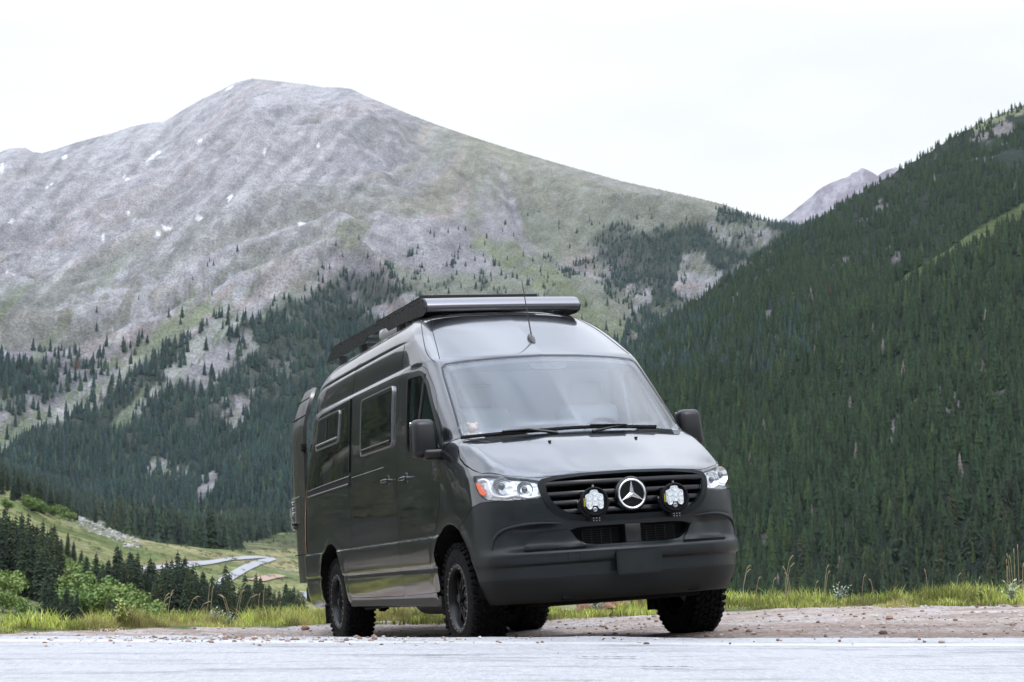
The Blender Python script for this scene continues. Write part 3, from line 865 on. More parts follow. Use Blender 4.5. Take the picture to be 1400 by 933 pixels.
# loose stones
def stones(name, n, fx, size, m, seed):
    R = np.random.RandomState(seed)
    bmq = BM(); bmesh.ops.create_icosphere(bmq, subdivisions=1, radius=1); base = np.array([v.co[:] for v in bmq.verts]); fc = np.array([[v.index for v in f.verts] for f in bmq.faces]); bmq.free()
    P = fx(R, n); n = len(P)
    s = size*(R.rand(n)**2.6*2.6 + .5)
    B_ = base[None]*(1 + (R.rand(n, len(base), 1) - .5)*.5)
    B_ = B_*np.stack([R.rand(n)*.5 + .8, R.rand(n)*.5 + .8, R.rand(n)*.35 + .45], 1)[:, None]
    a = R.rand(n)*6.28
    x = B_[..., 0]*np.cos(a)[:, None] - B_[..., 1]*np.sin(a)[:, None]; y = B_[..., 0]*np.sin(a)[:, None] + B_[..., 1]*np.cos(a)[:, None]
    V = np.stack([x, y, B_[..., 2]], -1)*s[:, None, None] + P[:, None]
    F = fc[None] + (np.arange(n)*len(base))[:, None, None]
    c = np.array([(.30,.22,.18),(.42,.36,.32),(.16,.11,.09),(.24,.15,.11),(.5,.46,.43)])[R.randint(0, 5, n)]
    C_ = np.repeat(c, len(base), 0)
    return np_mesh(name, V.reshape(-1, 3), F.reshape(-1, 3), m, attrs={'Col': C_})
stm = mat('stone', (.3, .25, .2), .8); at = N(stm, 'ShaderNodeAttribute', attribute_name='Col'); LK(stm, at.outputs['Color'], BS(stm).inputs['Base Color']); noise_bump(stm, 60, .5, .01)
def f1(R, n):
    x = (R.rand(n) - .5)*24; y = 11.35 + R.rand(n)**1.2*(yb(x) - 11.2)
    return np.stack([x, y, zg(x, y) + CAMH + .004], 1)
s1 = stones('gravel_stones', 4200, f1, .0075, stm, 3); tag(s1, kind='stuff')
def f2(R, n):
    x = np.where(R.rand(n) < .55, -1.6 + R.randn(n)*.75, (R.rand(n) - .5)*18); y = 11.05 - np.abs(R.randn(n))*.38 - .02*x*(x > 0)*2
    return np.stack([x, y, np.full(n, ZR + .004)], 1)
s2 = stones('loose_grit', 620, f2, .0065, stm, 4); tag(s2, kind='stuff')
# a few larger stones one can count on the shoulder
def one_stone(x, y, r, label, colr):
    b = BM(); bmesh.ops.create_icosphere(b, subdivisions=2, radius=r)
    R = random.Random(int(x*100))
    for v in b.verts: v.co *= 1 + (R.random() - .5)*.35; v.co.z *= .6
    o = from_bm('stone', b, mat('stone_%d' % int(colr[0]*100), colr, .85)); o.location = (x, y, float(zg(np.array(x), np.array(y))) + CAMH + r*.35); tag(o, label, 'stone')
one_stone(2.90, 13.4, .032, 'reddish stone on the gravel right of the van, largest of the loose stones there', (.30,.17,.12))
one_stone(4.35, 12.6, .040, 'dark brown stone on the gravel at the far right by the road edge', (.14,.10,.08))
one_stone(-2.05, 17.3, .045, 'flat reddish stone at the edge of the grass left of the van', (.28,.14,.09))
one_stone(2.55, 12.0, .030, 'small dark stone beside the asphalt edge right of the front wheel', (.10,.07,.06))
# reddish boulders half hidden in the grass seen under the van
for (x, y, r, lb) in ((.95, 18.4, .24, 'reddish boulder in the grass seen under the van, wider one'), (1.52, 18.6, .20, 'reddish boulder in the grass seen under the van, narrower one on the right')):
    b = BM(); bmesh.ops.create_icosphere(b, subdivisions=4, radius=r)
    for v in b.verts:
        q = v.co.normalized(); k = 1 + (float(fbm(np.array(q.x*2 + x), np.array(q.y*2 + q.z*3), 4)) - .5)*.7
        v.co = Vector((v.co.x*k*1.2, v.co.y*k, v.co.z*k*.75))
    bo = from_bm('boulder', b, mat('red_rock', (.33, .19, .13), .9), smooth=30); noise_bump(mat('red_rock'), 18, .9, .02, 8)
    bo.location = (x, y, float(zg(np.array(x), np.array(y))) + CAMH + .06); tag(bo, lb, 'boulder')

# grass bank
def grass(name, n, seed, hgt, wid, xr, dens_off, colset, yspan=(0, 2.6), lean=.45, yo=-.15):
    R = np.random.RandomState(seed)
    x = R.uniform(*xr, n); b = yb(x)
    y = b + yo + R.rand(n)*(yspan[1] - yspan[0]) + yspan[0]
    clump = fbm(x*2.2 + 3, y*2.2, 4)
    edge_fade = sstep(-.2, .5, y - b)
    keep = (clump > dens_off - .25*edge_fade*0 + .22*(1 - edge_fade))
    x, y, clump, b = x[keep], y[keep], clump[keep], b[keep]; n = len(x)
    z = zg(x, y) + CAMH
    h = hgt*(.35 + R.rand(n)**1.6*1.1)*(0.5 + 1.6*sstep(.42, .70, clump))*(.5 + .5*sstep(-.1, .6, y - b))
    w = wid*(.7 + R.rand(n)*.6)
    a = R.rand(n)*6.283; l = R.rand(n)*lean*h; la = R.rand(n)*6.283
    dx, dy = np.cos(a)*w/2, np.sin(a)*w/2
    lx_, ly_ = np.cos(la)*l, np.sin(la)*l
    V = np.stack([np.stack([x-dx, y-dy, z-.01], 1), np.stack([x+dx, y+dy, z-.01], 1),
                  np.stack([x-dx*.8+lx_*.35, y-dy*.8+ly_*.35, z+h*.55], 1), np.stack([x+dx*.8+lx_*.35, y+dy*.8+ly_*.35, z+h*.55], 1),
                  np.stack([x+lx_, y+ly_, z+h], 1)], 1)
    i = (np.arange(n)*5)[:, None]
    F4 = i + np.array([[0, 1, 3, 2]]); F3 = i + np.array([[2, 3, 4]])
    cs = np.array(colset); c = cs[R.randint(0, len(cs), n)]*(0.6 + R.rand(n, 1)*.7)
    pt = fbm(x*.9 + 40, y*1.4, 4)[:, None]
    c = c*(1 - sstep(.50, .62, pt)) + (c*.35 + np.array([(.26, .22, .10)])*.9)*sstep(.50, .62, pt)*1.0
    c = c*(.62 + .75*sstep(.35, .6, fbm(x*3.1, y*3.1 + 8, 3)))[:, None]
    return np_mesh(name, V.reshape(-1, 3), [F4, F3], grm, attrs={'Col': np.repeat(c, 5, 0)})
grm = mat('grass_blade', (.15, .2, .05), .6, spec=.3)
at = N(grm, 'ShaderNodeAttribute', attribute_name='Col'); LK(grm, at.outputs['Color'], BS(grm).inputs['Base Color'])
tr_ = N(grm, 'ShaderNodeBsdfTranslucent'); LK(grm, at.outputs['Color'], tr_.inputs['Color'])
ms_ = N(grm, 'ShaderNodeMixShader'); ms_.inputs[0].default_value = .4
_out = [q for q in grm.node_tree.nodes if q.type == 'OUTPUT_MATERIAL'][0]
LK(grm, BS(grm).outputs[0], ms_.inputs[1]); LK(grm, tr_.outputs[0], ms_.inputs[2]); LK(grm, ms_.outputs[0], _out.inputs['Surface'])
GC = [(.42,.50,.10),(.52,.56,.13),(.30,.42,.08),(.58,.57,.20),(.46,.52,.12)]
tag(grass('grass', 160000, 21, .072, .009, (-13, 13), .40, GC, (0, 3.0), .95), kind='stuff')
tag(grass('short_grass', 50000, 22, .07, .012, (-13, 13), .30, [(.32,.33,.09),(.38,.36,.14),(.25,.29,.07)], (0, 1.6), .7, -.35), kind='stuff')
# dry seed stalks standing over the grass
R = np.random.RandomState(31)
b = BM()
stalk_px = [(1012,833,46,8),(1030,832,30,5),(1052,832,32,5),(1070,831,50,9),(1076,831,36,-6),(1110,831,22,4),(1124,831,40,5),(1140,832,22,3),(1172,831,26,4),(1190,832,18,-4),(1264,832,34,-3),(1300,832,32,6),(1330,832,24,3),(1372,831,44,0),(1384,831,62,0),(1379,831,50,-3),(1392,831,40,2),
            (225,858,36,8),(232,858,40,5),(262,857,30,12),(270,856,24,14),(292,856,46,3),(318,855,38,-10),(330,855,40,8),(340,854,34,14),(360,853,36,2),(180,860,20,3),(205,858,18,-3),(408,852,20,3),(600,850,14,2),(560,850,16,-2)]
for (u, v, h, ln) in stalk_px:
    for k in range(1 + (h > 34)):
        uu = u + R.randn()*2
        Y = float(yb(np.array((uu - 700)/FPX*17)) + .7 + R.rand()*.8)
        x = (uu - 700)/FPX*Y; z = float(zg(np.array(x), np.array(Y))) + CAMH
        hh = (h + 10)*Y/FPX*(.85 + R.rand()*.25); l = ln*Y/FPX
        pts = [Vector((x, Y, z - .02)), Vector((x + l*.25, Y, z + hh*.5)), Vector((x + l*.8, Y, z + hh*.9)), Vector((x + l*1.35, Y, z + hh))]
        add_tube(b, pts, [.0028, .0024, .002, .0015], 4)
        hd = [pts[2], pts[2].lerp(pts[3], .5), pts[3], pts[3] + Vector((l*.25, 0, -.004))]
        add_tube(b, hd, [.0025, .0055, .005, .0015], 5)
st = from_bm('seed_grass', b, mat('dry_stalk', (.36, .28, .17), .8)); tag(st, kind='stuff')

def silver_plant(u, off, hh, label, colr=(.36,.42,.34), n=26):
    Y = float(yb(np.array((u - 700)/FPX*17)) + off); x = (u - 700)/FPX*Y; z = float(zg(np.array(x), np.array(Y))) + CAMH
    b = BM(); R = random.Random(int(u))
    root = empty('leafy_plant', (x, Y, z))
    for k in range(n):
        a = R.random()*6.28; sp = R.random()*.5*hh; h = hh*(.5 + R.random()*.6)
        p0 = Vector((math.cos(a)*sp*.3, math.sin(a)*sp*.3, 0)); p1 = p0 + Vector((math.cos(a)*sp, math.sin(a)*sp, h))
        for j in range(5):
            t = .25 + .18*j; c = p0.lerp(p1, t); da = R.random()*6.28; L_ = hh*.22
            d = Vector((math.cos(da), math.sin(da), .6)).normalized()*L_; s_ = d.cross(Vector((0, 0, 1))).normalized()*L_*.2
            vv = [b.verts.new(c), b.verts.new(c + d*.5 + s_), b.verts.new(c + d), b.verts.new(c + d*.5 - s_)]
            b.faces.new(vv)
    from_bm('foliage', b, mat('silver_leaf_%d' % int(colr[0]*100), colr, .6), root)
    b = BM()
    for k in range(5): add_tube(b, [Vector((0, 0, -.02)), Vector(((R.random()-.5)*.1, (R.random()-.5)*.1, hh*.6))], .003, 4)
    from_bm('stem', b, mat('stem_green', (.14, .16, .07), .8), root)
    tag(root, label, 'plant')
silver_plant(298, .5, .17, 'larger silvery leafy plant in the grass left of the van')
silver_plant(318, .35, .13, 'smaller silvery leafy plant in the grass left of the van')
silver_plant(815, .5, .20, 'pale silvery plant in the grass seen under the middle of the van')
silver_plant(1145, .45, .17, 'silvery sprig standing up in the grass at the right')
silver_plant(1334, .45, .14, 'small green leafy plant in the thin grass near the right border', (.20,.30,.08))
silver_plant(1378, .4, .20, 'silvery leafy plant under the tall stalks at the far right', (.34,.40,.30))
silver_plant(172, .6, .22, 'yellow green leafy weed in the grass bank at the left', (.30,.33,.08), 34)
# ------------------------------------------------------------------ trees
def far_tree(seed, tiers=7, k=8):
    R = np.random.RandomState(seed); V = []; F = []
    for i in range(tiers):
        t = i/tiers
        z0 = .05 + t*.80; z1 = min(1.0, z0 + .30*(1 - t*.35))
        r = .155*(1 - t)**.85 + .012
        r *= .85 + R.rand()*.3
        o = len(V); a0 = R.rand()*6.28
        for j in range(k):
            a = a0 + 2*math.pi*j/k + R.randn()*.12; rr = r*(1.15 if j % 2 else .62)*(.8 + R.rand()*.4)
            V.append((math.cos(a)*rr, math.sin(a)*rr, z0 - (.035 if j % 2 else -.012)*(1 - t*.5)))
        V.append((R.randn()*.003, R.randn()*.003, z1))
        for j in range(k): F.append((o + j, o + (j+1) % k, o + k))
    V.append((-.012, 0, 0)); V.append((.012, 0, 0)); V.append((0, 0, .4)); n = len(V); F.append((n-3, n-2, n-1))
    return np.array(V), np.array(F)
FT = [far_tree(s, 6 + s % 3) for s in range(6)]

def scatter_mesh(name, P, H, tone, m, seed=0, wid=1.0):
    R = np.random.RandomState(seed)
    n = len(P); kind = R.randint(0, len(FT), n)
    Vs, Fs, Cs = [], [], []; off = 0
    for q in range(len(FT)):
        I = np.where(kind == q)[0]
        if not len(I): continue
        v, f = FT[q]; a = R.rand(len(I))*6.28; w = H[I]*(.75 + R.rand(len(I))*.5)*wid
        x = (v[None, :, 0]*np.cos(a)[:, None] - v[None, :, 1]*np.sin(a)[:, None])*w[:, None]
        y = (v[None, :, 0]*np.sin(a)[:, None] + v[None, :, 1]*np.cos(a)[:, None])*w[:, None]
        ln = R.randn(len(I))*.012
        z = v[None, :, 2]*H[I][:, None]
        x = x + z*ln[:, None]
        Vs.append((np.stack([x, y, z], -1) + P[I][:, None]).reshape(-1, 3))
        Fs.append((f[None] + (np.arange(len(I))*len(v))[:, None, None]).reshape(-1, 3) + off); off += len(I)*len(v)
        c = tone[I][:, None]*(.80 + .45*v[None, :, 2:3]*0 + .2)
        c = np.repeat(tone[I][:, None], len(v), 1)
        Cs.append(c.reshape(-1, 3))
    return np_mesh(name, np.concatenate(Vs), np.concatenate(Fs), m, attrs={'Col': np.concatenate(Cs)})

fm = mat('conifer_far', (.04, .06, .03), .85, spec=.2)
at = N(fm, 'ShaderNodeAttribute', attribute_name='Col'); t = N(fm, 'ShaderNodeTexCoord')
n1 = N(fm, 'ShaderNodeTexNoise'); n1.inputs['Scale'].default_value = .9; n1.inputs['Detail'].default_value = 3
r1 = N(fm, 'ShaderNodeMapRange'); r1.inputs['From Min'].default_value = .3; r1.inputs['From Max'].default_value = .7; r1.inputs['To Min'].default_value = .6; r1.inputs['To Max'].default_value = 1.45
LK(fm, t.outputs['Object'], n1.inputs['Vector']); LK(fm, n1.outputs['Fac'], r1.inputs['Value'])
vm = N(fm, 'ShaderNodeVectorMath', operation='SCALE'); LK(fm, at.outputs['Color'], vm.inputs[0]); LK(fm, r1.outputs[0], vm.inputs['Scale']); LK(fm, vm.outputs[0], BS(fm).inputs['Base Color'])

def tones(R, n, base=(.045, .068, .040), var=.35):
    c = np.array(base)[None]*(1 + (R.rand(n, 1) - .5)*2*var)
    c = c*(1 + (R.rand(n, 3) - .5)*.18)
    y = R.rand(n) < .14; c[y] = c[y]*np.array([1.5, 1.35, 1.0])
    g = R.rand(n) < .004; c[g] = np.array([.13, .11, .10])*(.7 + R.rand(g.sum(), 1)*.6)
    g = R.rand(n) < .0003; c[g] = np.array([.08, .045, .03])
    return c

# mountain forest
R = np.random.RandomState(77)
def scatter_uY(n, u0, u1, y0, y1, pw=1.0):
    u = R.uniform(u0, u1, n); Y = np.sqrt(R.uniform(y0*y0, y1*y1, n))
    z = terrain(u, Y); x = x_of(u, Y, z); uu, vv = uv_of(x, Y, z)
    return x, Y, z, uu, vv
x, Y, z, u, v = scatter_uY(260000, -150, 1120, 1385, 4700)
rt_ = is_right(u, Y, z)
_rf1 = np.interp(u, RF_U, RF_Y); rr_ = (Y > _rf1) & (u > 560)
ok = (R.rand(len(u)) < forest_mountain(u, v, x, Y, True)) & (v < 765) & ~((u > 600) & (v > 520))
# thin by the dense-tone field so the picture gets about one tree per 28 square pixels
zr_only = None
ok &= (R.rand(len(u)) < np.where(v > 600, .62, .46))
sp = (bil(u, v) > .02) & (R.rand(len(u)) < .012) & ~ok & (v < 640) & (fbm(u/30., v/30., 3) > .42)
ok |= sp
P = np.stack([x, Y, z + CAMH - .5], 1)[ok]
H = (11 + R.rand(ok.sum())*8)*np.where(v[ok] < 430, .68, 1.0)
print('mountain trees', ok.sum())
MT = (P, H, tones(R, len(P), (.026, .046, .042)))  # bluer tone than the nearer trees: distance haze put into the colour

# right hillside
x, Y, z, u, v = scatter_uY(98000, 540, 2500, 520, 2600)
rf = np.interp(u, RF_U, RF_Y); rc = rf + np.interp(u, [-200, 600, 1000, 1400, 2600], [300, 550, 1000, 1350, 1500.])
t_ = (Y - rf)/(rc - rf)
vcr = np.interp(u, RU, RV)
gband = (np.abs(v - np.interp(u, [1100, 1200, 1300, 1400, 1600], [476, 408, 344, 289, 206])) < (4 + 7*sstep(1200, 1400, u))) & (u > 1200 + 60*(fbm(u/20., v/20., 2) - .5)) & (t_ < .56) & (t_ > .44)
rk_ = np.zeros(len(u), bool)
for (a, c_, ra, rb) in ((1382,218,22,14),(1350,200,14,8),(1290,243,14,5),(1262,288,7,9),(1250,305,8,5),(1300,275,9,4),(1385,358,10,10),(1337,470,16,7),(1258,487,10,9),(1355,385,8,10),(1215,520,8,6),(1190,543,8,6),(995,443,6,12),(1372,180,18,7),(1398,165,30,10),(1240,360,14,5)):
    rk_ |= (((u - a)/ra)**2 + ((v - c_)/rb)**2 + (fbm(u/6., v/6., 2) - .5)) < 1
ok = (t_ > -.02) & (t_ < 1.02) & ~gband & ~rk_
ok &= ~((v < vcr + 12) & (u > 1330) & (R.rand(len(u)) < .45))
ok &= R.rand(len(u)) < np.clip(.95 - .25*t_, 0, 1)
P = np.stack([x, Y, z + CAMH - .5], 1)[ok]
H = (10 + R.rand(ok.sum())**.8*12)*np.interp(t_[ok], [0, .6, .85, 1.], [1, .95, .72, .5])
print('right trees', ok.sum())
RT = (P, H, tones(R, len(P), (.018, .034, .014), .32))
# other tree stands of the valley: foot of the mountain, meadow edges
x, Y, z, u, v = scatter_uY(26000, -200, 620, 640, 1420)
nn = fbm(x/30., Y/40., 4)
dn = np.where((u > 150) & (v < 752) & (v > 690) & (u < 330), .95, 0)
dn = np.where((u >= 100) & (v < np.interp(u, [150, 230, 300, 345, 420], [712, 722, 748, 742, 728])) & (Y > 900), 1.0, dn)
dn = np.where((u < 140) & (Y > 830) & (v < np.interp(u, [-200, 0, 60, 140], [640, 662, 690, 712])), .8, dn)
dn = np.where((u >= 345) & (u < 620) & (v < 745) & (Y > 1000), .7, dn)
meadow = soft(u, v, [(150,718),(215,716),(290,728),(262,740),(180,728)], 3, 14.) | soft(u, v, [(318,742),(352,738),(440,720),(450,760),(330,758)], 3, 14.)
ok = (R.rand(len(u)) < dn*.62) & ~meadow & (Y > 860)
P = np.stack([x, Y, z + CAMH - .4], 1)[ok]; H = 12 + R.rand(ok.sum())*9
print('valley trees', ok.sum())
VT = (P, H, tones(R, len(P), (.024, .038, .027)))
# left, outside the frame (they show in the flank's reflections), and sparse ones
x, Y, z, u, v = scatter_uY(9000, -2500, -180, 150, 900)
ok = (fbm(x/50., Y/50., 4) > .54)
OT = (np.stack([x, Y, z + CAMH - .4], 1)[ok], 9 + R.rand(ok.sum())*8, tones(R, ok.sum(), (.035, .042, .025)))

# the trees that show largest become things of their own: detailed crowns, trunk as its own part
def near_crown(seed, tiers=17, full=1.0):
    R = random.Random(seed); b = BM()
    def bough(z, a, L_, droop, w):
        d = Vector((math.cos(a), math.sin(a), 0)); s_ = Vector((-math.sin(a), math.cos(a), 0))
        root = Vector((0, 0, z)); 
        m1 = root + d*L_*.5 + Vector((0, 0, -droop*.25)); tip = root + d*L_ + Vector((0, 0, -droop))
        v0 = b.verts.new(root + Vector((0, 0, .012))); v1 = b.verts.new(m1 + s_*w); v2 = b.verts.new(m1 - s_*w); v3 = b.verts.new(tip); v4 = b.verts.new(m1 + Vector((0, 0, .010)))
        b.faces.new((v0, v2, v4)); b.faces.new((v0, v4, v1)); b.faces.new((v4, v2, v3)); b.faces.new((v4, v3, v1))
        for q in range(4):       # hanging twigs along the bough
            t = .35 + .18*q; c = root.lerp(tip, t); sg = 1 if q % 2 else -1
            e = c + s_*sg*w*1.25*(1 - t*.4) + Vector((0, 0, -.012 - .01*R.random())) + d*.012
            va = b.verts.new(c + d*.012); vb = b.verts.new(c - d*.012); vc = b.verts.new(e)
            b.faces.new((va, vb, vc))
    for i in range(tiers):
        t = i/tiers; z = .09 + .87*t**.93
        r = (.155*(1 - t)**.80 + .010)*full*(.82 + R.random()*.34)
        n = max(7, int(16 - 7*t)); a0 = R.random()*6.28
        for j in range(n):
            if R.random() < .06: continue
            bough(z + R.uniform(-.012, .012), a0 + 6.283*j/n + R.uniform(-.2, .2), r*R.uniform(.72, 1.2), r*R.uniform(.25, .5), r*R.uniform(.26, .42))
    v0 = [b.verts.new((math.cos(a)*.008, math.sin(a)*.008, .93)) for a in (0, 2.1, 4.2)]; vt = b.verts.new((0, 0, 1.0))
    for k in range(3): b.faces.new((v0[k], v0[(k+1) % 3], vt))
    me = bpy.data.meshes.new('crown'); b.to_mesh(me); b.free(); return me
crm_ = mat('conifer_crown', (.04, .06, .035), .8, spec=.25)
oi = N(crm_, 'ShaderNodeObjectInfo'); t = N(crm_, 'ShaderNodeTexCoord')
ramp = N(crm_, 'ShaderNodeValToRGB'); ramp.color_ramp.interpolation = 'CONSTANT'
e = ramp.color_ramp.elements
e[0].position = 0; e[0].color = (.024,.038,.023,1); e[1].position = .18; e[1].color = (.030,.046,.025,1)
for p_, c_ in ((.38,(.036,.054,.028,1)),(.58,(.028,.044,.027,1)),(.76,(.045,.060,.027,1)),(.90,(.058,.066,.030,1))):
    q = e.new(p_); q.color = c_
n1 = N(crm_, 'ShaderNodeTexNoise'); n1.inputs['Scale'].default_value = 26; n1.inputs['Detail'].default_value = 3
r1 = N(crm_, 'ShaderNodeMapRange'); r1.inputs['From Min'].default_value = .3; r1.inputs['From Max'].default_value = .7; r1.inputs['To Min'].default_value = .6; r1.inputs['To Max'].default_value = 1.5
LK(crm_, oi.outputs['Random'], ramp.inputs[0]); LK(crm_, t.outputs['Object'], n1.inputs['Vector']); LK(crm_, n1.outputs['Fac'], r1.inputs['Value'])
vm = N(crm_, 'ShaderNodeVectorMath', operation='SCALE'); LK(crm_, ramp.outputs[0], vm.inputs[0]); LK(crm_, r1.outputs[0], vm.inputs['Scale']); LK(crm_, vm.outputs[0], BS(crm_).inputs['Base Color'])
trk = BM(); add_cyl(trk, (0, 0, -.03), (0, 0, .55), .016, .008, 7); trm = bpy.data.meshes.new('trunk'); trk.to_mesh(trm); trk.free()
bark = mat('bark', (.10, .075, .055), .9); trm.materials.append(bark)
CR = [near_crown(s, 20 + s % 5, .85 + .1*(s % 4)) for s in range(8)]
for c_ in CR: c_.materials.append(crm_)
TREE_N = [0]
def conifer(x, y, z, h, label, group, w=1.0, seed=None):
    R = rnd
    o = empty('spruce_tree', (x, y, z)); o.rotation_euler = (0, 0, R.random()*6.28)
    o.scale = (h*w, h*w, h)
    c = bpy.data.objects.new('crown', R.choice(CR)); link(c, o)
    k = bpy.data.objects.new('trunk', trm); link(k, o)
    tag(o, label, 'tree', group); TREE_N[0] += 1
    return o
def size_word(h): return 'tall' if h > 17 else ('short' if h < 11 else 'medium')

# stands left of the van, measured tree by tree: (u of the stem, v of the tip, v of the foot)
STANDS = {
 'in the dark clump above the pink earth bank': [(-14,682,800),(-5,694,796),(4,688,792),(10,700,790),(19,701,796),(27,698,800),(36,696,806),(42,712,808),(30,722,815),(48,715,806),(56,708,812),(62,722,820),(52,732,822),(67,716,812),(72,714,800),(76,728,800),(82,734,796),(72,752,812)],
 'on the upper left slope against the mountain': [(-8,640,676),(2,632,676),(10,642,672),(17,652,685),(24,648,684),(30,642,668),(34,660,690),(38,652,694),(45,664,700),(52,654,700),(58,668,703),(68,664,702),(72,680,704),(79,672,704),(86,676,704),(92,674,708),(97,690,712),(101,692,712),(105,693,712),(109,700,704)],
 'on the meadow slope above the aspens': [(92,726,766),(100,738,770)],
 'of the loose pair at the head of the valley thicket': [(110,750,800),(117,758,812)],
 'in the dark row between aspens and meadow': [(130,753,822),(139,768,830),(147,762,832),(152,776,838),(158,742,842),(163,748,840),(169,766,846),(176,751,850),(180,756,846),(187,752,852),(193,770,850),(198,775,850),(204,760,854),(209,766,852),(214,776,856),(220,768,854),(226,764,856),(233,760,858)],
 'in the belt left of the switchback': [(241,749,856),(246,764,858),(251,757,858),(256,772,862),(262,771,860),(267,780,862),(276,777,860),(282,792,862),(289,784,860),(296,790,862),(303,786,862),(307,768,858),(312,780,862),(318,796,862),(326,800,862)],
 'in the belt between switchback and van': [(334,782,860),(340,797,862),(349,781,860),(355,786,860),(361,797,862),(367,796,862),(374,806,862),(381,805,862),(390,794,860),(396,803,862),(401,799,860),(407,808,862),(413,812,862),(420,826,862),(424,834,866)],
 'among the bright aspens at the lower left': [(8,790,812),(31,778,800),(29,774,796),(58,792,850),(66,770,858),(70,786,860),(76,808,862),(84,818,862),(90,800,858),(97,812,862),(104,806,862),(148,812,866),(155,820,866)],
 'at the foot of the boulder field': [(130,690,716),(146,707,722),(150,712,722)],
 'standing on the meadow by the switchback': [(312,746,752),(318,749,754),(345,729,742),(351,724,740),(358,722,738),(338,734,742),(374,735,742)],
 'seen under the van': [(563,838,850),(570,836,850),(577,840,851),(584,842,851),(590,841,851)],
}
_k0 = 'in the dark row between aspens and meadow'
STANDS[_k0] = [(a, b, min(c, 828) if a < 212 else c) for a, b, c in STANDS[_k0]]
_fr = random.Random(5)
for _k in list(STANDS):
    if any(w in _k for w in ('clump above', 'dark row', 'belt left', 'belt between')):
        L_ = STANDS[_k]; add_ = []
        for (a, b) in zip(L_[:-1], L_[1:]):
            if abs(a[0] - b[0]) < 16:
                tip = max(a[1], b[1]) + _fr.uniform(4, 20); add_.append(((a[0]+b[0])/2 + _fr.uniform(-2, 2), min(tip, min(a[2], b[2]) - 22), max(a[2], b[2]) + 2))
        STANDS[_k] = L_ + add_
ORD = 'first second third fourth fifth sixth seventh eighth ninth tenth eleventh twelfth thirteenth fourteenth fifteenth sixteenth seventeenth eighteenth nineteenth twentieth'.split()
ORD += ['twenty-' + q for q in ORD[:9]] + ['thirtieth'] + ['thirty-' + q for q in ORD[:9]] + ['fortieth'] + ['forty-' + q for q in ORD[:9]]
def nth(k, n, noun):
    if k == 0: return 'leftmost ' + noun
    if k == n - 1: return 'rightmost ' + noun
    if k > n*.6 and n - 1 - k < k: return ORD[n - 1 - k] + ' ' + noun + ' from the right'
    return ORD[k] + ' ' + noun + ' from the left'
FARS = []
for where, lst in STANDS.items():
    for i, (u, vt, vb) in enumerate(lst):
        x, y, z = locate(u, vb, 240 if vb > 780 else 420, 1395)
        if where.startswith('on the upper'): x, y, z = locate(u, vb, 420, 1395)
        h = float(dz_of(vt, y)) - (z - CAMH)
        h = min(max(h, 3), 40)
        w = min(1.15, max(.75, 15/h))*rnd.uniform(.9, 1.15)
        rank = sorted(range(len(lst)), key=lambda q: lst[q][0]).index(i)
        lab = '%s %s' % (nth(rank, len(lst), 'dark spruce'), where)
        conifer(x, y, z - .3, h + .3, lab, None if False else 'spruces ' + where, w)
print('near trees', TREE_N[0])

# pool the scattered trees, take the ones that show largest as things, keep the rest as one forest
ND = 300 - TREE_N[0]
P = np.concatenate([MT[0], RT[0], VT[0]]); H = np.concatenate([MT[1], RT[1], VT[1]])
src = np.concatenate([np.zeros(len(MT[0])), np.ones(len(RT[0])), np.full(len(VT[0]), 2)])
uu, vv = uv_of(P[:, 0], P[:, 1], P[:, 2] - CAMH)
hp = H/P[:, 1]*FPX
inside = (uu > 5) & (uu < 1395) & ((uu > 1003) | (uu < 395)) & (vv - hp*.6 < 800)
idx = np.argsort(-hp*inside)[:max(ND, 0)]
chosen = np.zeros(len(P), bool); chosen[idx] = True
ZONES = [(0, 395, 'x'), (1003, 1050, 'just right of the van'), (1050, 1100, 'above the tall grass tufts'), (1100, 1150, 'above the paired seed stalks'),
         (1150, 1200, 'above the silvery sprig'), (1200, 1250, 'in the middle of the hill foot'), (1250, 1300, 'above the thin grass'), (1300, 1350, 'above the small green plant'), (1350, 1396, 'behind the tall stalks')]
for i in idx:
    u, v = uu[i], vv[i]
    zn = [z_[2] for z_ in ZONES if z_[0] <= u < z_[1]][0]
    tipv = v - hp[i]
    row = 'foot hidden by the grass' if v > 806 else ('lower row' if v > 770 else 'upper row')
    sz = 'tall' if hp[i] > np.median(hp[idx]) else 'shorter'
    if src[i] == 1:
        grp = 'spruces low on the forested hill'
        tn = 'slim' if i % 2 else 'broad'
        lab = '%s %s dark spruce %s, %s' % (sz, tn, zn, row)
    else:
        grp = 'spruces at the foot of the mountain'
        side_ = 'behind the boulder field' if u < 200 else ('behind the meadow' if u < 300 else 'behind the switchback')
        tn = 'slim' if i % 2 else 'broad'
        lab = '%s %s dark spruce at the mountain foot %s, %s' % (sz, tn, side_, 'nearer row' if P[i, 1] < 1150 else 'farther row')
    conifer(P[i, 0], P[i, 1], P[i, 2], H[i], lab, grp, .82 if tn == 'slim' else 1.25)
for nm, T_, s_ in (('mountain_forest', MT, 0), ('hillside_forest', RT, 1), ('valley_forest', VT, 2)):
    k = ~chosen[src == s_]
    o = scatter_mesh(nm, T_[0][k], T_[1][k], T_[2][k], fm, 40 + s_, 1.0)
    tag(o, kind='stuff')
tag(scatter_mesh('left_forest', *OT, fm, 50), kind='stuff')

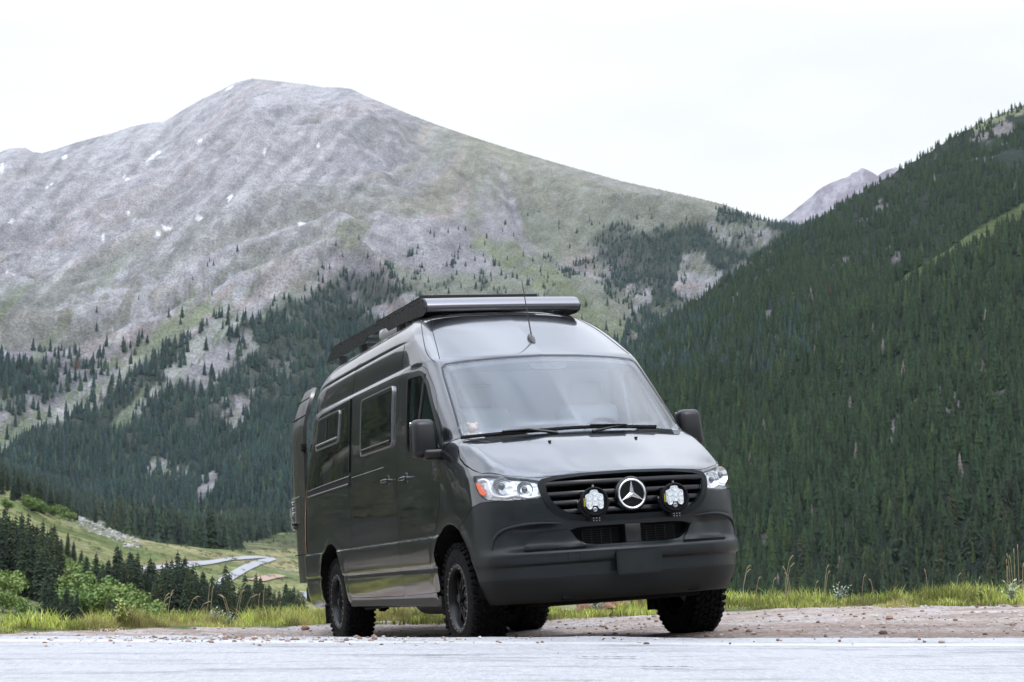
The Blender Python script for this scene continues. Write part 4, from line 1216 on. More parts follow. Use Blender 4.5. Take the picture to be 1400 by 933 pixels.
# aspens and willows: leaf clumps on thin stems
def leafy(seed, n=900, flat=.9):
    R = np.random.RandomState(seed)
    lob = [(R.randn(3)*np.array([.22, .22, .14]) + np.array([0, 0, .58]), .20 + R.rand()*.16) for _ in range(9)]
    V = []; F = []
    for i in range(n):
        c, r = lob[R.randint(9)]
        d = R.randn(3); d /= np.linalg.norm(d); p = c + d*r*(R.rand()**.4)
        if p[2] < .05: p[2] = .05 + R.rand()*.2
        s = .030 + R.rand()*.035
        a = R.randn(3); a /= np.linalg.norm(a); b_ = np.cross(a, R.randn(3)); b_ /= np.linalg.norm(b_)
        o = len(V); V += [p - a*s, p + b_*s*.8, p + a*s, p - b_*s*.8]; F.append((o, o+1, o+2, o+3))
    return np.array(V), np.array(F)
lfm = mat('aspen_leaf', (.13, .22, .05), .6, spec=.3)
oi = N(lfm, 'ShaderNodeObjectInfo'); ramp = N(lfm, 'ShaderNodeValToRGB'); e = ramp.color_ramp.elements
e[0].color = (.10,.17,.04,1); e[1].color = (.19,.26,.07,1); LK(lfm, oi.outputs['Random'], ramp.inputs[0]); LK(lfm, ramp.outputs[0], BS(lfm).inputs['Base Color'])
LMS = []
for s in range(5):
    V, F = leafy(s + 3); o = np_mesh('crown', V, F, lfm); LMS.append(o.data); bpy.data.objects.remove(o)
stb = BM()
for k in range(4): add_tube(stb, [Vector((0, 0, -.02)), Vector((math.cos(k*1.6)*.12, math.sin(k*1.6)*.12, .45))], [.018, .008], 5)
stm_ = bpy.data.meshes.new('trunk'); stb.to_mesh(stm_); stb.free(); stm_.materials.append(mat('aspen_bark', (.34, .32, .27), .8))
ASP = [(10,820,30),(-8,812,30),(22,815,26),(36,812,28),(48,806,26),(4,800,20),(14,776,22),(26,770,20),(38,766,18),(2,758,20),(-10,750,20),(48,768,18),(60,790,24),(90,792,24),(100,800,28),(112,806,30),(122,812,32),(134,818,32),(108,822,34),(120,830,34),(140,832,34),(152,838,36),(164,842,34),(176,846,34),(188,850,32),(200,853,30),(212,856,26),(150,850,34),(168,856,34),(130,848,34),(112,844,32),(95,836,32),(84,790,20),(126,838,30),(186,860,30),(204,862,26),(222,863,24),(140,846,36),(158,852,38),(178,856,36),(196,858,32),(210,860,30),(230,864,22),(100,846,34),(76,846,30),(40,700,18),(52,704,16),(66,706,14),(84,708,14),(94,712,12),(10,700,14),(30,846,20),(52,852,22),(36,858,20),(18,840,24),(4,838,24),(64,856,20),(80,760,14),(5,726,16),(28,740,18),(60,752,16)]
def _zone(u, vb):
    if vb <= 760: return 'on the upper left slope'
    return 'under the pink earth bank' if u < 60 and vb < 825 else ('in the bright thicket behind the grass' if u >= 60 else 'at the lower left corner of the valley')
for i, (u, vb, hp_) in enumerate(ASP):
    _m = sorted([q for q in range(len(ASP)) if _zone(ASP[q][0], ASP[q][1]) == _zone(u, vb)], key=lambda q: (ASP[q][0], q)); _r = nth(_m.index(i), len(_m), '%s')
    x, y, z = locate(u, vb, 240 if vb > 780 else 400, 1395)
    h = hp_*y/FPX*1.15
    o = empty('aspen_tree' if vb > 760 else 'willow_bush', (x, y, z)); o.rotation_euler = (0, 0, rnd.random()*6.28); o.scale = (h*rnd.uniform(1.0, 1.5), h*rnd.uniform(1.0, 1.5), h)
    link(bpy.data.objects.new('crown', rnd.choice(LMS)), o); link(bpy.data.objects.new('trunk', stm_), o)
    kind_ = 'bright green young aspen' if vb > 760 else 'pale green willow bush'
    tag(o, (_r % kind_) + ' ' + _zone(u, vb), 'tree' if vb > 760 else 'bush', ('aspens ' if vb > 760 else 'willow bushes ') + _zone(u, vb))
# low dark willow scrub dotting the meadows: uncountable ground cover
x, Y, z, u, v = scatter_uY(9000, -150, 640, 420, 1300)
ok = (fbm(x/25., Y/12., 4) > .60) & (v > 700)
n = ok.sum(); R2 = np.random.RandomState(9)
Vl, Fl = leafy(99, 60)
s = (1.0 + R2.rand(n)*2.2)
V = Vl[None]*np.stack([s*1.7, s*1.2, s*.8], 1)[:, None] + np.stack([x[ok], Y[ok], z[ok] + CAMH - .2], 1)[:, None]
c = np.array([(.055,.08,.03)])*(.7 + R2.rand(n, 1)*.8)
tag(np_mesh('meadow_scrub', V.reshape(-1, 3), (Fl[None] + (np.arange(n)*len(Vl))[:, None, None]).reshape(-1, 4), fm, attrs={'Col': np.repeat(c, len(Vl), 0)}), kind='stuff')
# boulder field on the left spur
R2 = np.random.RandomState(12)
def f3(R, n):
    pts = []
    while len(pts) < n:
        u = R.uniform(96, 192); v = np.interp(u, [96, 130, 165, 192], [700, 715, 733, 742]) + R.randn()*7
        x, y, z = locate(u, v, 420, 1395); pts.append((x, y, z + .2))
    return np.array(pts)
bf = stones('boulder_field', 520, f3, .33, mat('pale_boulder', (.40, .39, .38), .9), 8); tag(bf, kind='stuff')
# ------------------------------------------------------------------ the van
VM = Matrix(((0.32561279, 0.94301120, -0.06860169), (-0.94470494, 0.32746125, 0.01736995), (0.03884445, 0.05915248, 0.99749290))).to_4x4()
VM.translation = Vector((0.54353870, 12.58901513, -0.73341482 + CAMH))
van = bpy.data.objects.new('van', None)
COL.objects.link(van)
van.matrix_world = VM
VMI = VM.inverted()
EYE = VMI @ Vector((0, 0, CAMH))

def pixray(u, v):
    """the sight line of a point of the photograph, in the van's own coordinates (used to measure the van)"""
    x, y = (u - 700) / FPX, (466.5 - v) / FPX
    d = Vector((x, math.cos(PITCH) - y * math.sin(PITCH), math.sin(PITCH) + y * math.cos(PITCH)))
    return (VMI.to_3x3() @ d).normalized()

# control net of the outer skin: plan sections at a run of heights.
# z: c0 x (centre line), c1 x (y .30), c2 (x,y), c3 (x,y), c4 (x,y), c5 (x,y)
NET = [
 (0.33, .90, .885, (.83,.56), (.71,.75), (.56,.85), (.40,.885)),
 (0.36, .94, .925, (.86,.565), (.735,.77), (.585,.87), (.42,.905)),
 (0.42, .975, .96, (.895,.57), (.76,.79), (.62,.895), (.45,.935)),
 (0.50, 1.00, .985, (.925,.58), (.79,.80), (.64,.915), (.465,.952)),
 (0.575, 1.01, .995, (.935,.58), (.80,.805), (.65,.92), (.475,.96)),
 (0.59, 1.04, 1.02, (.955,.585), (.815,.815), (.662,.93), (.48,.965)),
 (0.65, 1.055, 1.035, (.965,.585), (.825,.82), (.67,.935), (.485,.97)),
 (0.665, 1.045, 1.027, (.958,.585), (.82,.82), (.668,.933), (.485,.97)),
 (0.70, 1.00, .985, (.925,.582), (.80,.81), (.655,.925), (.48,.968)),
 (0.78, .99, .975, (.918,.58), (.795,.805), (.65,.922), (.478,.968)),
 (0.86, 1.00, .985, (.925,.58), (.797,.803), (.648,.922), (.475,.968)),
 (0.95, 1.01, .994, (.928,.582), (.795,.80), (.642,.922), (.472,.968)),
 (1.03, 1.008, .99, (.918,.585), (.785,.80), (.628,.92), (.46,.966)),
 (1.10, 1.00, .98, (.90,.58), (.765,.80), (.60,.917), (.44,.963)),
 (1.155, .985, .965, (.885,.56), (.745,.80), (.575,.915), (.42,.96)),
 (1.185, .955, .937, (.85,.555), (.715,.80), (.55,.912), (.405,.957)),
 (1.21, .905, .888, (.80,.565), (.68,.80), (.525,.91), (.39,.955)),
 (1.25, .815, .80, (.71,.59), (.625,.808), (.475,.903), (.35,.948)),
 (1.30, .705, .69, (.60,.635), (.54,.815), (.41,.895), (.30,.94)),
 (1.35, .60, .585, (.485,.685), (.445,.825), (.34,.889), (.24,.932)),
 (1.40, .495, .48, (.37,.735), (.34,.835), (.26,.884), (.18,.922)),
 (1.45, .385, .37, (.25,.785), (.225,.845), (.175,.88), (.115,.912)),
 (1.485, .30, .285, (.16,.80), (.12,.855), (.075,.885), (.02,.912)),
 (1.52, .225, .205, (.135,.66), (.04,.845), (-.025,.885), (-.11,.915)),
 (1.60, .142, .122, (.052,.655), (-.04,.84), (-.105,.88), (-.19,.911)),
 (1.80, -.075, -.095, (-.162,.645), (-.25,.83), (-.31,.869), (-.39,.900)),
 (2.00, -.295, -.315, (-.375,.63), (-.455,.815), (-.515,.853), (-.60,.884)),
 (2.12, -.43, -.45, (-.505,.62), (-.583,.805), (-.64,.843), (-.72,.874)),
 (2.175, -.492, -.512, (-.568,.615), (-.65,.80), (-.705,.838), (-.785,.868)),
 (2.21, -.545, -.565, (-.625,.61), (-.705,.79), (-.76,.83), (-.83,.862)),
 (2.31, -.715, -.735, (-.79,.60), (-.862,.765), (-.917,.81), (-.987,.848)),
 (2.40, -.87, -.89, (-.94,.585), (-1.005,.74), (-1.06,.785), (-1.135,.83)),
 (2.48, -1.01, -1.03, (-1.075,.565), (-1.14,.70), (-1.195,.755), (-1.275,.80)),
 (2.56, -1.165, -1.185, (-1.23,.53), (-1.295,.65), (-1.355,.705), (-1.445,.74)),
 (2.60, -1.25, -1.27, (-1.315,.50), (-1.38,.615), (-1.445,.665), (-1.535,.70)),
 (2.625, -1.325, -1.345, (-1.39,.475), (-1.455,.58), (-1.525,.63), (-1.625,.66)),
 (2.66, -1.46, -1.48, (-1.53,.43), (-1.60,.52), (-1.68,.56), (-1.79,.585)),
 (2.69, -1.66, -1.68, (-1.73,.36), (-1.80,.42), (-1.88,.45), (-1.98,.465)),
 (2.705, -1.85, -1.87, (-1.92,.28), (-1.98,.31), (-2.06,.33), (-2.14,.34)),
]
# side half width against z, and the rear outline
WZ = [(.33,.90),(.36,.935),(.42,.962),(.50,.975),(.60,.983),(.612,.978),(.63,.992),(.80,.997),(.83,.994),(.85,.984),(1.0,.987),(1.2,.985),(1.3,.98),(1.5,.968),(1.8,.949),(2.0,.932),
      (2.14,.919),(2.158,.913),(2.182,.898),(2.25,.893),(2.33,.885),(2.375,.877),(2.39,.866),(2.41,.868),(2.45,.852),(2.50,.823),(2.55,.775),(2.60,.705),(2.64,.625),(2.67,.54),(2.69,.465),(2.705,.34)]
RZ = [(.33,-4.86),(.40,-4.92),(.9,-4.93),(1.5,-4.925),(2.0,-4.90),(2.3,-4.86),(2.45,-4.79),(2.55,-4.68),(2.62,-4.55),(2.67,-4.38),(2.69,-4.2),(2.705,-4.0)]
TZ = [(.33,.0),(1.0,.015),(1.5,.04),(2.2,.10),(2.4,.11),(2.705,.06)]
_nz = np.array([r[0] for r in NET])
_nd = np.array([[r[1], 0, r[2], .30, r[3][0], r[3][1], r[4][0], r[4][1], r[5][0], r[5][1], r[6][0], r[6][1]] for r in NET])
TK = np.array([0, .30, .60, .82, 1.02, 1.22, 1.9, 3.0, 4.5, 5.8, 6.1, 6.35, 6.5, 6.62, 7.3])

def skin_row(z, ts, inset=0.0):
    c = pchip(_nz, _nd, [z])[0].reshape(6, 2).copy()
    if inset:
        pass
    w = pchip(*np.array(WZ).T, [z])[0]
    rx = pchip(*np.array(RZ).T, [z])[0]
    tp = pchip(*np.array(TZ).T, [z])[0]
    x5 = c[5][0]
    side = []
    for k, x in ((6, min(-.15, x5 - .45)), (7, min(-1.3, x5 - .9)), (8, -2.8), (9, -4.0)):
        if k == 9: x = min(x, -3.9)
        side.append((x, w - (0.004 if k == 6 else 0) - (0.012 * tp / .1 if k == 9 else 0)))
    ln = max(0.25, min(1.0, w / .9))
    rear = [(rx + .30, w - tp * .55), (rx + .12, w - tp * .85 - .005), (rx + .035, w - tp - .04), (rx, w - tp - .13), (rx - .005, 0)]
    rear[3] = (rx, max(w - tp - .13, .2)); rear[2] = (rx + .035, max(w - tp - .04, .25))
    pts = np.array([*c, *side, *rear])
    cw = np.interp(z, [1.0, 1.16, 1.19, 1.42, 1.475, 1.50], [0, .3, 1, 1, .6, 0])
    P = pchip(TK, pts, ts)
    if cw > 0:       # the sharp bonnet crease on column 2
        e = 0.06
        q = pchip(TK, pts, [.60 - e, .60 + e])
        a = pts[2]
        kn = np.array([0, .30, .60 - e, .60, .60 + e, .82, *TK[5:]])
        kp = np.array([pts[0], pts[1], a + (pts[1] - a) * .2, a, a + (pts[3] - a) * .27, pts[3], *pts[5:]]) if False else None
        lin = np.stack([np.interp(ts, TK, pts[:, 0]), np.interp(ts, TK, pts[:, 1])], 1)
        wgt = np.clip(1 - np.abs(ts - .60) / .22, 0, 1)[:, None] * cw
        P = P * (1 - wgt) + lin * wgt
    return P

def build_skin():
    zs = np.unique(np.round(np.concatenate([np.arange(.33, 2.56, .015), [.575,.582,.59,.605,.612,.62,.63,.65,.657,.665,.675,.83,.84,.85,1.165,1.175,1.185,1.195,1.205,1.475,1.485,1.495,1.505,1.515,2.15,2.158,2.166,2.174,2.182,2.19,2.38,2.39,2.40,2.41],
                                          np.arange(2.56, 2.67, .008), np.arange(2.67, 2.7051, .005)]), 4))
    ts = np.concatenate([np.arange(0, 1.22, .02), np.arange(1.22, 1.9, .025), np.arange(1.9, 5.8, .045), np.arange(5.8, 6.62, .025), np.arange(6.62, 7.31, .085)])
    ts[-1] = 7.3 if ts[-1] > 7.25 else ts[-1]
    if ts[-1] < 7.3: ts = np.append(ts, 7.3)
    rows = []
    for z in zs:
        P = skin_row(z, ts)
        x, y = P[:, 0].copy(), P[:, 1].copy()
        sideW = np.clip((ts - 1.15) / .2, 0, 1) * np.clip((6.2 - ts) / .3, 0, 1)
        # upper pressings only run between the A pillar and the rear corner
        if z > 2.12 and z < 2.44:
            # hide the two pressings near the ends by easing the width step
            w_s = np.interp(z, [2.12, 2.44], [.921, .856]); w_r = pchip(*np.array(WZ).T, [z])[0]
            fr = np.clip((x + 1.25) / .25, 0, 1) * sideW
            y += (w_s - w_r) * 0.8 * fr
        # flared wheel arches
        for cx in (0.02, -3.665):
            r = np.hypot(x - cx, z - .42)
            fl = np.exp(-((r - .50) / .035) ** 2) * .012 + np.where(r < .50, .012, 0) * 0
            y += fl * sideW * (z < 1.02)
        # fog lamp pockets and the intake shelf in the bumper face
        fy = np.exp(-((y - .66) / .17) ** 4)
        pk = np.clip((z - .665) / .03, 0, 1) * np.clip((.865 - z) / .05, 0, 1)
        x -= (0.045 * fy * pk) * (ts < 1.2)
        rows.append(np.stack([x, y, np.full(len(x), z)], 1))
    G = np.array(rows)
    # crown the bonnet and the roof a little
    nR, nC = G.shape[:2]
    full = np.concatenate([G, G[:, -2:0:-1] * [1, -1, 1]], 1)
    nF = full.shape[1]
    V = full.reshape(-1, 3)
    # orientation: +y half first, then mirrored half back to the front
    idx = np.arange(nR * nF).reshape(nR, nF)
    a = idx[:-1]; b = idx[1:]
    F = np.stack([a, np.roll(a, -1, 1), np.roll(b, -1, 1), b], -1).reshape(-1, 4)
    # caps: rows of quads across (same column on the two sides)
    def cap(row, z, flip):
        L_ = idx[row, 0:nC]
        R_ = np.concatenate([[idx[row, 0]], idx[row, :nC - 1:-1], [idx[row, nC - 1]]])
        f = []
        for i in range(nC - 1):
            q = [L_[i], R_[i], R_[i + 1], L_[i + 1]]
            if i == 0: q = [L_[0], R_[1], L_[1]]
            elif i == nC - 2: q = [L_[i], R_[i], L_[i + 1]]
            f.append(q[::-1] if flip else q)
        return f
    caps = cap(0, 0, True) + cap(nR - 1, 0, False)
    bm = BM()
    vs = [bm.verts.new(p) for p in V]
    for f in F:
        bm.faces.new([vs[i] for i in f])
    for f in caps:
        bm.faces.new([vs[i] for i in f])
    bmesh.ops.recalc_face_normals(bm, faces=bm.faces)
    return bm

skin_bm = build_skin()
skin_bm.normal_update()
SKIN = BVHTree.FromBMesh(skin_bm)
skin_bm.faces.ensure_lookup_table()
_vn = [v.normal.copy() for v in skin_bm.verts]

def smooth_n(face, p):
    f = skin_bm.faces[face]
    ws, n = 0, Vector()
    for v in f.verts:
        w = 1.0 / ((v.co - p).length + 1e-5)
        n += v.normal * w
    return n.normalized()

def pj(kind, a, b):
    """project (a,b) on the skin. kind: cam (photo pixel), side (x,z right flank), front (y,z), top (x,y)"""
    if kind == 'cam':
        o, d = EYE, pixray(a, b)
    elif kind == 'side':
        o, d = Vector((a, -3, b)), Vector((0, 1, 0))
    elif kind == 'front':
        o, d = Vector((3, a, b)), Vector((-1, 0, 0))
    else:
        o, d = Vector((a, b, 4)), Vector((0, 0, -1))
    p, n, i, _ = SKIN.ray_cast(o, d)
    if p is None:
        # nearest point of the skin to the sight line
        best = None
        for k in range(60):
            q = o + d * (k * .1 if kind != 'cam' else 9 + k * .15)
            r = SKIN.find_nearest(q)
            if best is None or r[3] < best[3]:
                best = r
        p, n, i, _ = best
    return p, smooth_n(i, p)

def cells(poly, step, extra_x=(), extra_y=()):
    """a bmesh in the plane: the polygon cut into cells of about step"""
    bm = BM()
    bm.faces.new([bm.verts.new((p[0], p[1], 0)) for p in poly])
    P = np.array(poly)
    sx, sy = step if isinstance(step, tuple) else (step, step)
    for ax, s, ex in ((0, sx, extra_x), (1, sy, extra_y)):
        lo, hi = P[:, ax].min(), P[:, ax].max()
        n = max(1, int(math.ceil((hi - lo) / s)))
        cuts = [lo + (hi - lo) * k / n for k in range(1, n)] + [e for e in ex if lo < e < hi]
        for c in cuts:
            co = [0, 0, 0]; no = [0, 0, 0]
            co[ax] = c; no[ax] = 1
            bmesh.ops.bisect_plane(bm, geom=bm.verts[:] + bm.edges[:] + bm.faces[:], plane_co=co, plane_no=no, dist=1e-6)
    return bm

def patch(kind, poly, step, a, b, extra_x=(), extra_y=(), mirror=False, fn=None):
    """a closed sheet that follows the skin between offsets a (inner) and b (outer). Returns (bmesh, outer normals by vertex)"""
    src = cells(poly, step, extra_x, extra_y)
    src.verts.ensure_lookup_table()
    src.verts.index_update()
    bm = BM()
    top, bot, nrm = [], [], []
    for v in src.verts:
        p, n = pj(kind, v.co.x, v.co.y)
        bb = b + (fn(v.co.x, v.co.y) if fn else 0)
        q, r = p + n * bb, p + n * a
        if mirror:
            q, r, n = [Vector((w.x, -w.y, w.z)) for w in (q, r, n)]
        top.append(bm.verts.new(q)); bot.append(bm.verts.new(r)); nrm.append(n)
    bm.verts.index_update()
    for f in src.faces:
        i = [v.index for v in f.verts]
        try:
            bm.faces.new([top[k] for k in i]); bm.faces.new([bot[k] for k in reversed(i)])
        except ValueError:
            pass
    for e in src.edges:
        if len(e.link_faces) == 1:
            i, j = e.verts[0].index, e.verts[1].index
            bm.faces.new((top[i], top[j], bot[j], bot[i]))
    src.free()
    bmesh.ops.recalc_face_normals(bm, faces=bm.faces)
    return bm

def skin_normals(o, tol=0.004, mirror_ok=True):
    """smooth shading of every face that lies on (or parallel to) the skin, taken from the uncut skin"""
    me = o.data
    me.shade_smooth()
    me.update()
    ns = [None] * len(me.loops)
    cn = [tuple(c.vector) for c in me.corner_normals]
    for p in me.polygons:
        for li in p.loop_indices:
            v = me.vertices[me.loops[li].vertex_index].co
            r = SKIN.find_nearest(v, 0.05)
            n = None
            if r[0] is not None and r[3] < tol:
                sn = smooth_n(r[2], r[0])
                if sn.dot(p.normal) > 0.8:
                    n = sn
            ns[li] = tuple(n) if n else tuple(p.normal)
    me.normals_split_custom_set(ns)

def cut(o, cutters, op='DIFFERENCE'):
    for c in cutters:
        if isinstance(c, bmesh.types.BMesh):
            me = bpy.data.meshes.new('c'); c.to_mesh(me); c.free()
            c = bpy.data.objects.new('c', me); COL.objects.link(c); c.parent = o.parent
        bpy.context.view_layer.update()
        m = o.modifiers.new('b', 'BOOLEAN')
        m.operation = op; m.object = c; m.solver = 'EXACT'
        dg = bpy.context.evaluated_depsgraph_get()
        me = bpy.data.meshes.new_from_object(o.evaluated_get(dg))
        o.modifiers.clear()
        old = o.data; o.data = me
        bpy.data.meshes.remove(old)
        cm = c.data
        bpy.data.objects.remove(c); bpy.data.meshes.remove(cm)
# ---- van materials
def paint_mat(name, col=(.019, .024, .033)):
    m = mat(name, col, .34, .9, 1.0)
    BS(m).inputs['Coat IOR'].default_value = 2.0
    t = N(m, 'ShaderNodeTexCoord')
    n1 = N(m, 'ShaderNodeTexNoise'); n1.inputs['Scale'].default_value = 2.2; n1.inputs['Detail'].default_value = 6
    n2 = N(m, 'ShaderNodeTexNoise'); n2.inputs['Scale'].default_value = 160; n2.inputs['Detail'].default_value = 2
    r1 = N(m, 'ShaderNodeMapRange'); r1.inputs['From Min'].default_value = .35; r1.inputs['From Max'].default_value = .7
    r1.inputs['To Min'].default_value = .01; r1.inputs['To Max'].default_value = .06
    LK(m, t.outputs['Object'], n1.inputs['Vector']); LK(m, t.outputs['Object'], n2.inputs['Vector'])
    LK(m, n1.outputs['Fac'], r1.inputs['Value']); LK(m, r1.outputs[0], BS(m).inputs['Coat Roughness'])
    # road dust towards the sills
    sp = N(m, 'ShaderNodeSeparateXYZ'); LK(m, t.outputs['Object'], sp.inputs[0])
    r2 = N(m, 'ShaderNodeMapRange'); r2.inputs['From Min'].default_value = 1.1; r2.inputs['From Max'].default_value = .35
    r2.inputs['To Min'].default_value = 0.02; r2.inputs['To Max'].default_value = .42
    mu = N(m, 'ShaderNodeMath', operation='MULTIPLY'); LK(m, sp.outputs['Z'], r2.inputs['Value'])
    LK(m, r2.outputs[0], mu.inputs[0]); LK(m, n1.outputs['Fac'], mu.inputs[1])
    mixc = N(m, 'ShaderNodeMix', data_type='RGBA'); mixc.inputs[6].default_value = (*col, 1); mixc.inputs[7].default_value = (.13, .115, .10, 1)
    LK(m, mu.outputs[0], mixc.inputs[0]); LK(m, mixc.outputs[2], BS(m).inputs['Base Color'])
    # beads of rain
    vo = N(m, 'ShaderNodeTexVoronoi'); vo.inputs['Scale'].default_value = 55; LK(m, t.outputs['Object'], vo.inputs['Vector'])
    r3 = N(m, 'ShaderNodeMapRange'); r3.inputs['From Min'].default_value = .22; r3.inputs['From Max'].default_value = .0
    LK(m, vo.outputs['Distance'], r3.inputs['Value'])
    b = N(m, 'ShaderNodeBump'); b.inputs['Strength'].default_value = .12; b.inputs['Distance'].default_value = .0015
    LK(m, r3.outputs[0], b.inputs['Height']); LK(m, b.outputs[0], BS(m).inputs['Coat Normal'])
    return m

paint = paint_mat('van_paint')
plastic = mat('bumper_plastic', (.005, .0085, .0095), .40, 0, 0, .42); noise_rough(plastic, .32, .50, 6); 
black_pl = mat('black_plastic', (.006, .0065, .007), .36); 
black_matt = mat('black_matt', (.005, .005, .006), .75, spec=.3)
black_gloss = mat('black_gloss', (.006, .007, .008), .06, 0, .6)
rubber = mat('tyre_rubber', (.005, .005, .0055), .8, spec=.15); noise_rough(rubber, .65, .9, 30)
wheelm = mat('wheel_black', (.007, .007, .008), .35, .2)
chrome = mat('chrome', (.80, .80, .82), .09, 1.0)
steel = mat('steel', (.45, .45, .46), .35, 1.0)
dglass = mat('privacy_glass', (.006, .009, .007), .02, 0, 0, .75)
amber = mat('amber_lens', (.85, .11, .015), .15, 0, .6)
redm = mat('red_lens', (.42, .015, .012), .15, 0, .6)
white_pl = mat('white_plastic', (.75, .75, .74), .4)
rack_m = mat('rack_powder_coat', (.012, .013, .014), .42); noise_rough(rack_m, .3, .5, 40)
fair_m = mat('fairing_powder_coat', (.20, .20, .215), .32, .85)
under_m = mat('underbody', (.005, .005, .005), .9, spec=.2)
trimcloth = mat('cab_trim', (.26, .28, .30), .8)

def glass_mat(name, tint=(.85, .92, .9), fac=1.45, rough=0.0):
    m = bpy.data.materials.new(name); m.use_nodes = True
    t = m.node_tree; t.nodes.clear()
    o = t.nodes.new('ShaderNodeOutputMaterial')
    fr = t.nodes.new('ShaderNodeFresnel'); fr.inputs['IOR'].default_value = fac
    tr = t.nodes.new('ShaderNodeBsdfTransparent'); tr.inputs['Color'].default_value = (*tint, 1)
    gl = t.nodes.new('ShaderNodeBsdfGlossy'); gl.inputs['Roughness'].default_value = rough
    mxs = t.nodes.new('ShaderNodeMixShader')
    ge = t.nodes.new('ShaderNodeNewGeometry'); sb = t.nodes.new('ShaderNodeMath'); sb.operation = 'SUBTRACT'; sb.inputs[0].default_value = 1.0
    ml = t.nodes.new('ShaderNodeMath'); ml.operation = 'MULTIPLY'
    t.links.new(ge.outputs['Backfacing'], sb.inputs[1]); t.links.new(fr.outputs[0], ml.inputs[0]); t.links.new(sb.outputs[0], ml.inputs[1])
    t.links.new(ml.outputs[0], mxs.inputs[0]); t.links.new(tr.outputs[0], mxs.inputs[1]); t.links.new(gl.outputs[0], mxs.inputs[2])
    t.links.new(mxs.outputs[0], o.inputs['Surface'])
    return m
wsglass = glass_mat('windshield_glass', (.86, .91, .94), 2.4, .01)
sideglass = glass_mat('side_glass', (.42, .50, .47), 1.6)
lensglass = glass_mat('lens_glass', (.98, .99, 1.0), 1.4)

# ---- outlines measured on the photograph (pixels) and in side view (x,z)
V2 = lambda L_: [tuple(p) for p in L_]
FRONT_DOOR = rounded([(-.36,.44),(-.37,.86),(-.20,1.05),(-.135,1.42),(-.45,1.90),(-.70,2.12),(-.83,2.155),(-1.20,2.16),(-1.27,2.08),(-1.30,.42)], .06, 4)
SLIDE_DOOR = rounded([(-1.345,.42),(-1.335,2.14),(-2.83,2.145),(-2.86,1.2),(-2.85,.93),(-2.98,.80),(-3.10,.62),(-3.13,.42)], .04, 3)
FD_GLASS = rounded([(-1.03,1.50),(-1.05,2.09),(-.76,2.085),(-.62,1.98),(-.135,1.425),(-.16,1.40),(-.6,1.44)], .045, 4)
HOOD_R = [(628,606),(627,616),(629,626),(636,635),(646,642),(659,647.5),(690,650.5),(720,652.5),(738,653)]

def hood_outline():
    pts = []
    for u, v in HOOD_R:
        p, n = pj('cam', u, v)
        pts.append((p.x, -abs(p.y)))
    pts += [(.895,-.50),(.935,-.40),(.962,-.2)]
    half = pts
    rear = [(.245, 0), (.232,-.3),(.165,-.60),(.10,-.78),(pts[0][0]-.005, pts[0][1])]
    R_ = half
    outline = R_ + [(.968,0)] + [(x, -y) for x, y in reversed(R_)]
    outline += [(x, -y) for x, y in reversed(rear[1:-1])] + [(rear[0][0], 0)] + rear[1:-1]
    return outline
HOOD = hood_outline()

# ---- windscreen
ws_half = [(0,2.168),(.30,2.160),(.60,2.143),(.755,2.128),(.792,2.10),(.805,2.03),(.832,1.75),(.852,1.56),(.853,1.515),(.82,1.497),(.60,1.497),(.30,1.503)]
WS = ws_half + [(0,1.505)] + [(-y, z) for y, z in reversed(ws_half[1:])]
def shrink(poly, d):
    P = np.array(poly); n = len(P)
    ar = 0.5 * sum(P[i][0] * P[(i+1) % n][1] - P[(i+1) % n][0] * P[i][1] for i in range(n))
    s = 1 if ar > 0 else -1
    out = []
    for i in range(n):
        a, b, c = P[i-1], P[i], P[(i+1) % n]
        e1 = (b - a) / (np.linalg.norm(b - a) + 1e-9); e2 = (c - b) / (np.linalg.norm(c - b) + 1e-9)
        n1 = np.array([-e1[1], e1[0]]) * s; n2 = np.array([-e2[1], e2[0]]) * s
        m = n1 + n2; m /= (np.linalg.norm(m) + 1e-9)
        k = d / max(.4, m.dot(n1))
        out.append(tuple(b + m * k))
    return out

# grille opening in front view (y,z)
GO_h = [(0,1.155),(.30,1.150),(.50,1.135),(.565,1.118),(.572,1.07),(.548,1.00),(.50,.945),(.43,.905),(.33,.888),(0,.882)]
GO = GO_h + [(-y, z) for y, z in reversed(GO_h[1:-1])]
GF_h = [(0,1.171),(.30,1.167),(.51,1.158),(.600,1.142),(.622,1.10),(.612,1.045),(.582,.97),(.525,.905),(.445,.865),(.34,.848),(0,.842)]
GF = GF_h + [(-y, z) for y, z in reversed(GF_h[1:-1])]
# lower intake
LI_h = [(0,.815),(.30,.815),(.38,.812),(.44,.795),(.40,.735),(.34,.700),(.27,.690),(0,.690)]
LI = LI_h + [(-y, z) for y, z in reversed(LI_h[1:-1])]
# headlight outline, photo pixels, near side; the other one is its mirror image
HL_px = [(646.9,653.5),(650,651),(672,650.8),(700,653),(730,656.8),(736.4,658.5),(738,669),(740.7,678.5),(730,684),(712.9,686),(687,685.4),(667,684),(657,679),(650.7,667)]
HL = [tuple(p) for p in catmull(HL_px, 3, True)]

cab_m = mat('cab_lining', (.50, .55, .58), .85)
bowl_m = mat('lamp_bowl_white', (.80, .82, .84), .25, .3)
body = from_bm('body', skin_bm.copy(), [paint, under_m, cab_m, bowl_m], van)
tag(van, 'dark grey high-roof camper van with black all-terrain tyres parked on the gravel shoulder', 'van')

def ypr(poly, y0, y1):
    bm = BM(); add_extrude(bm, poly, 'y', y0, y1); return bm
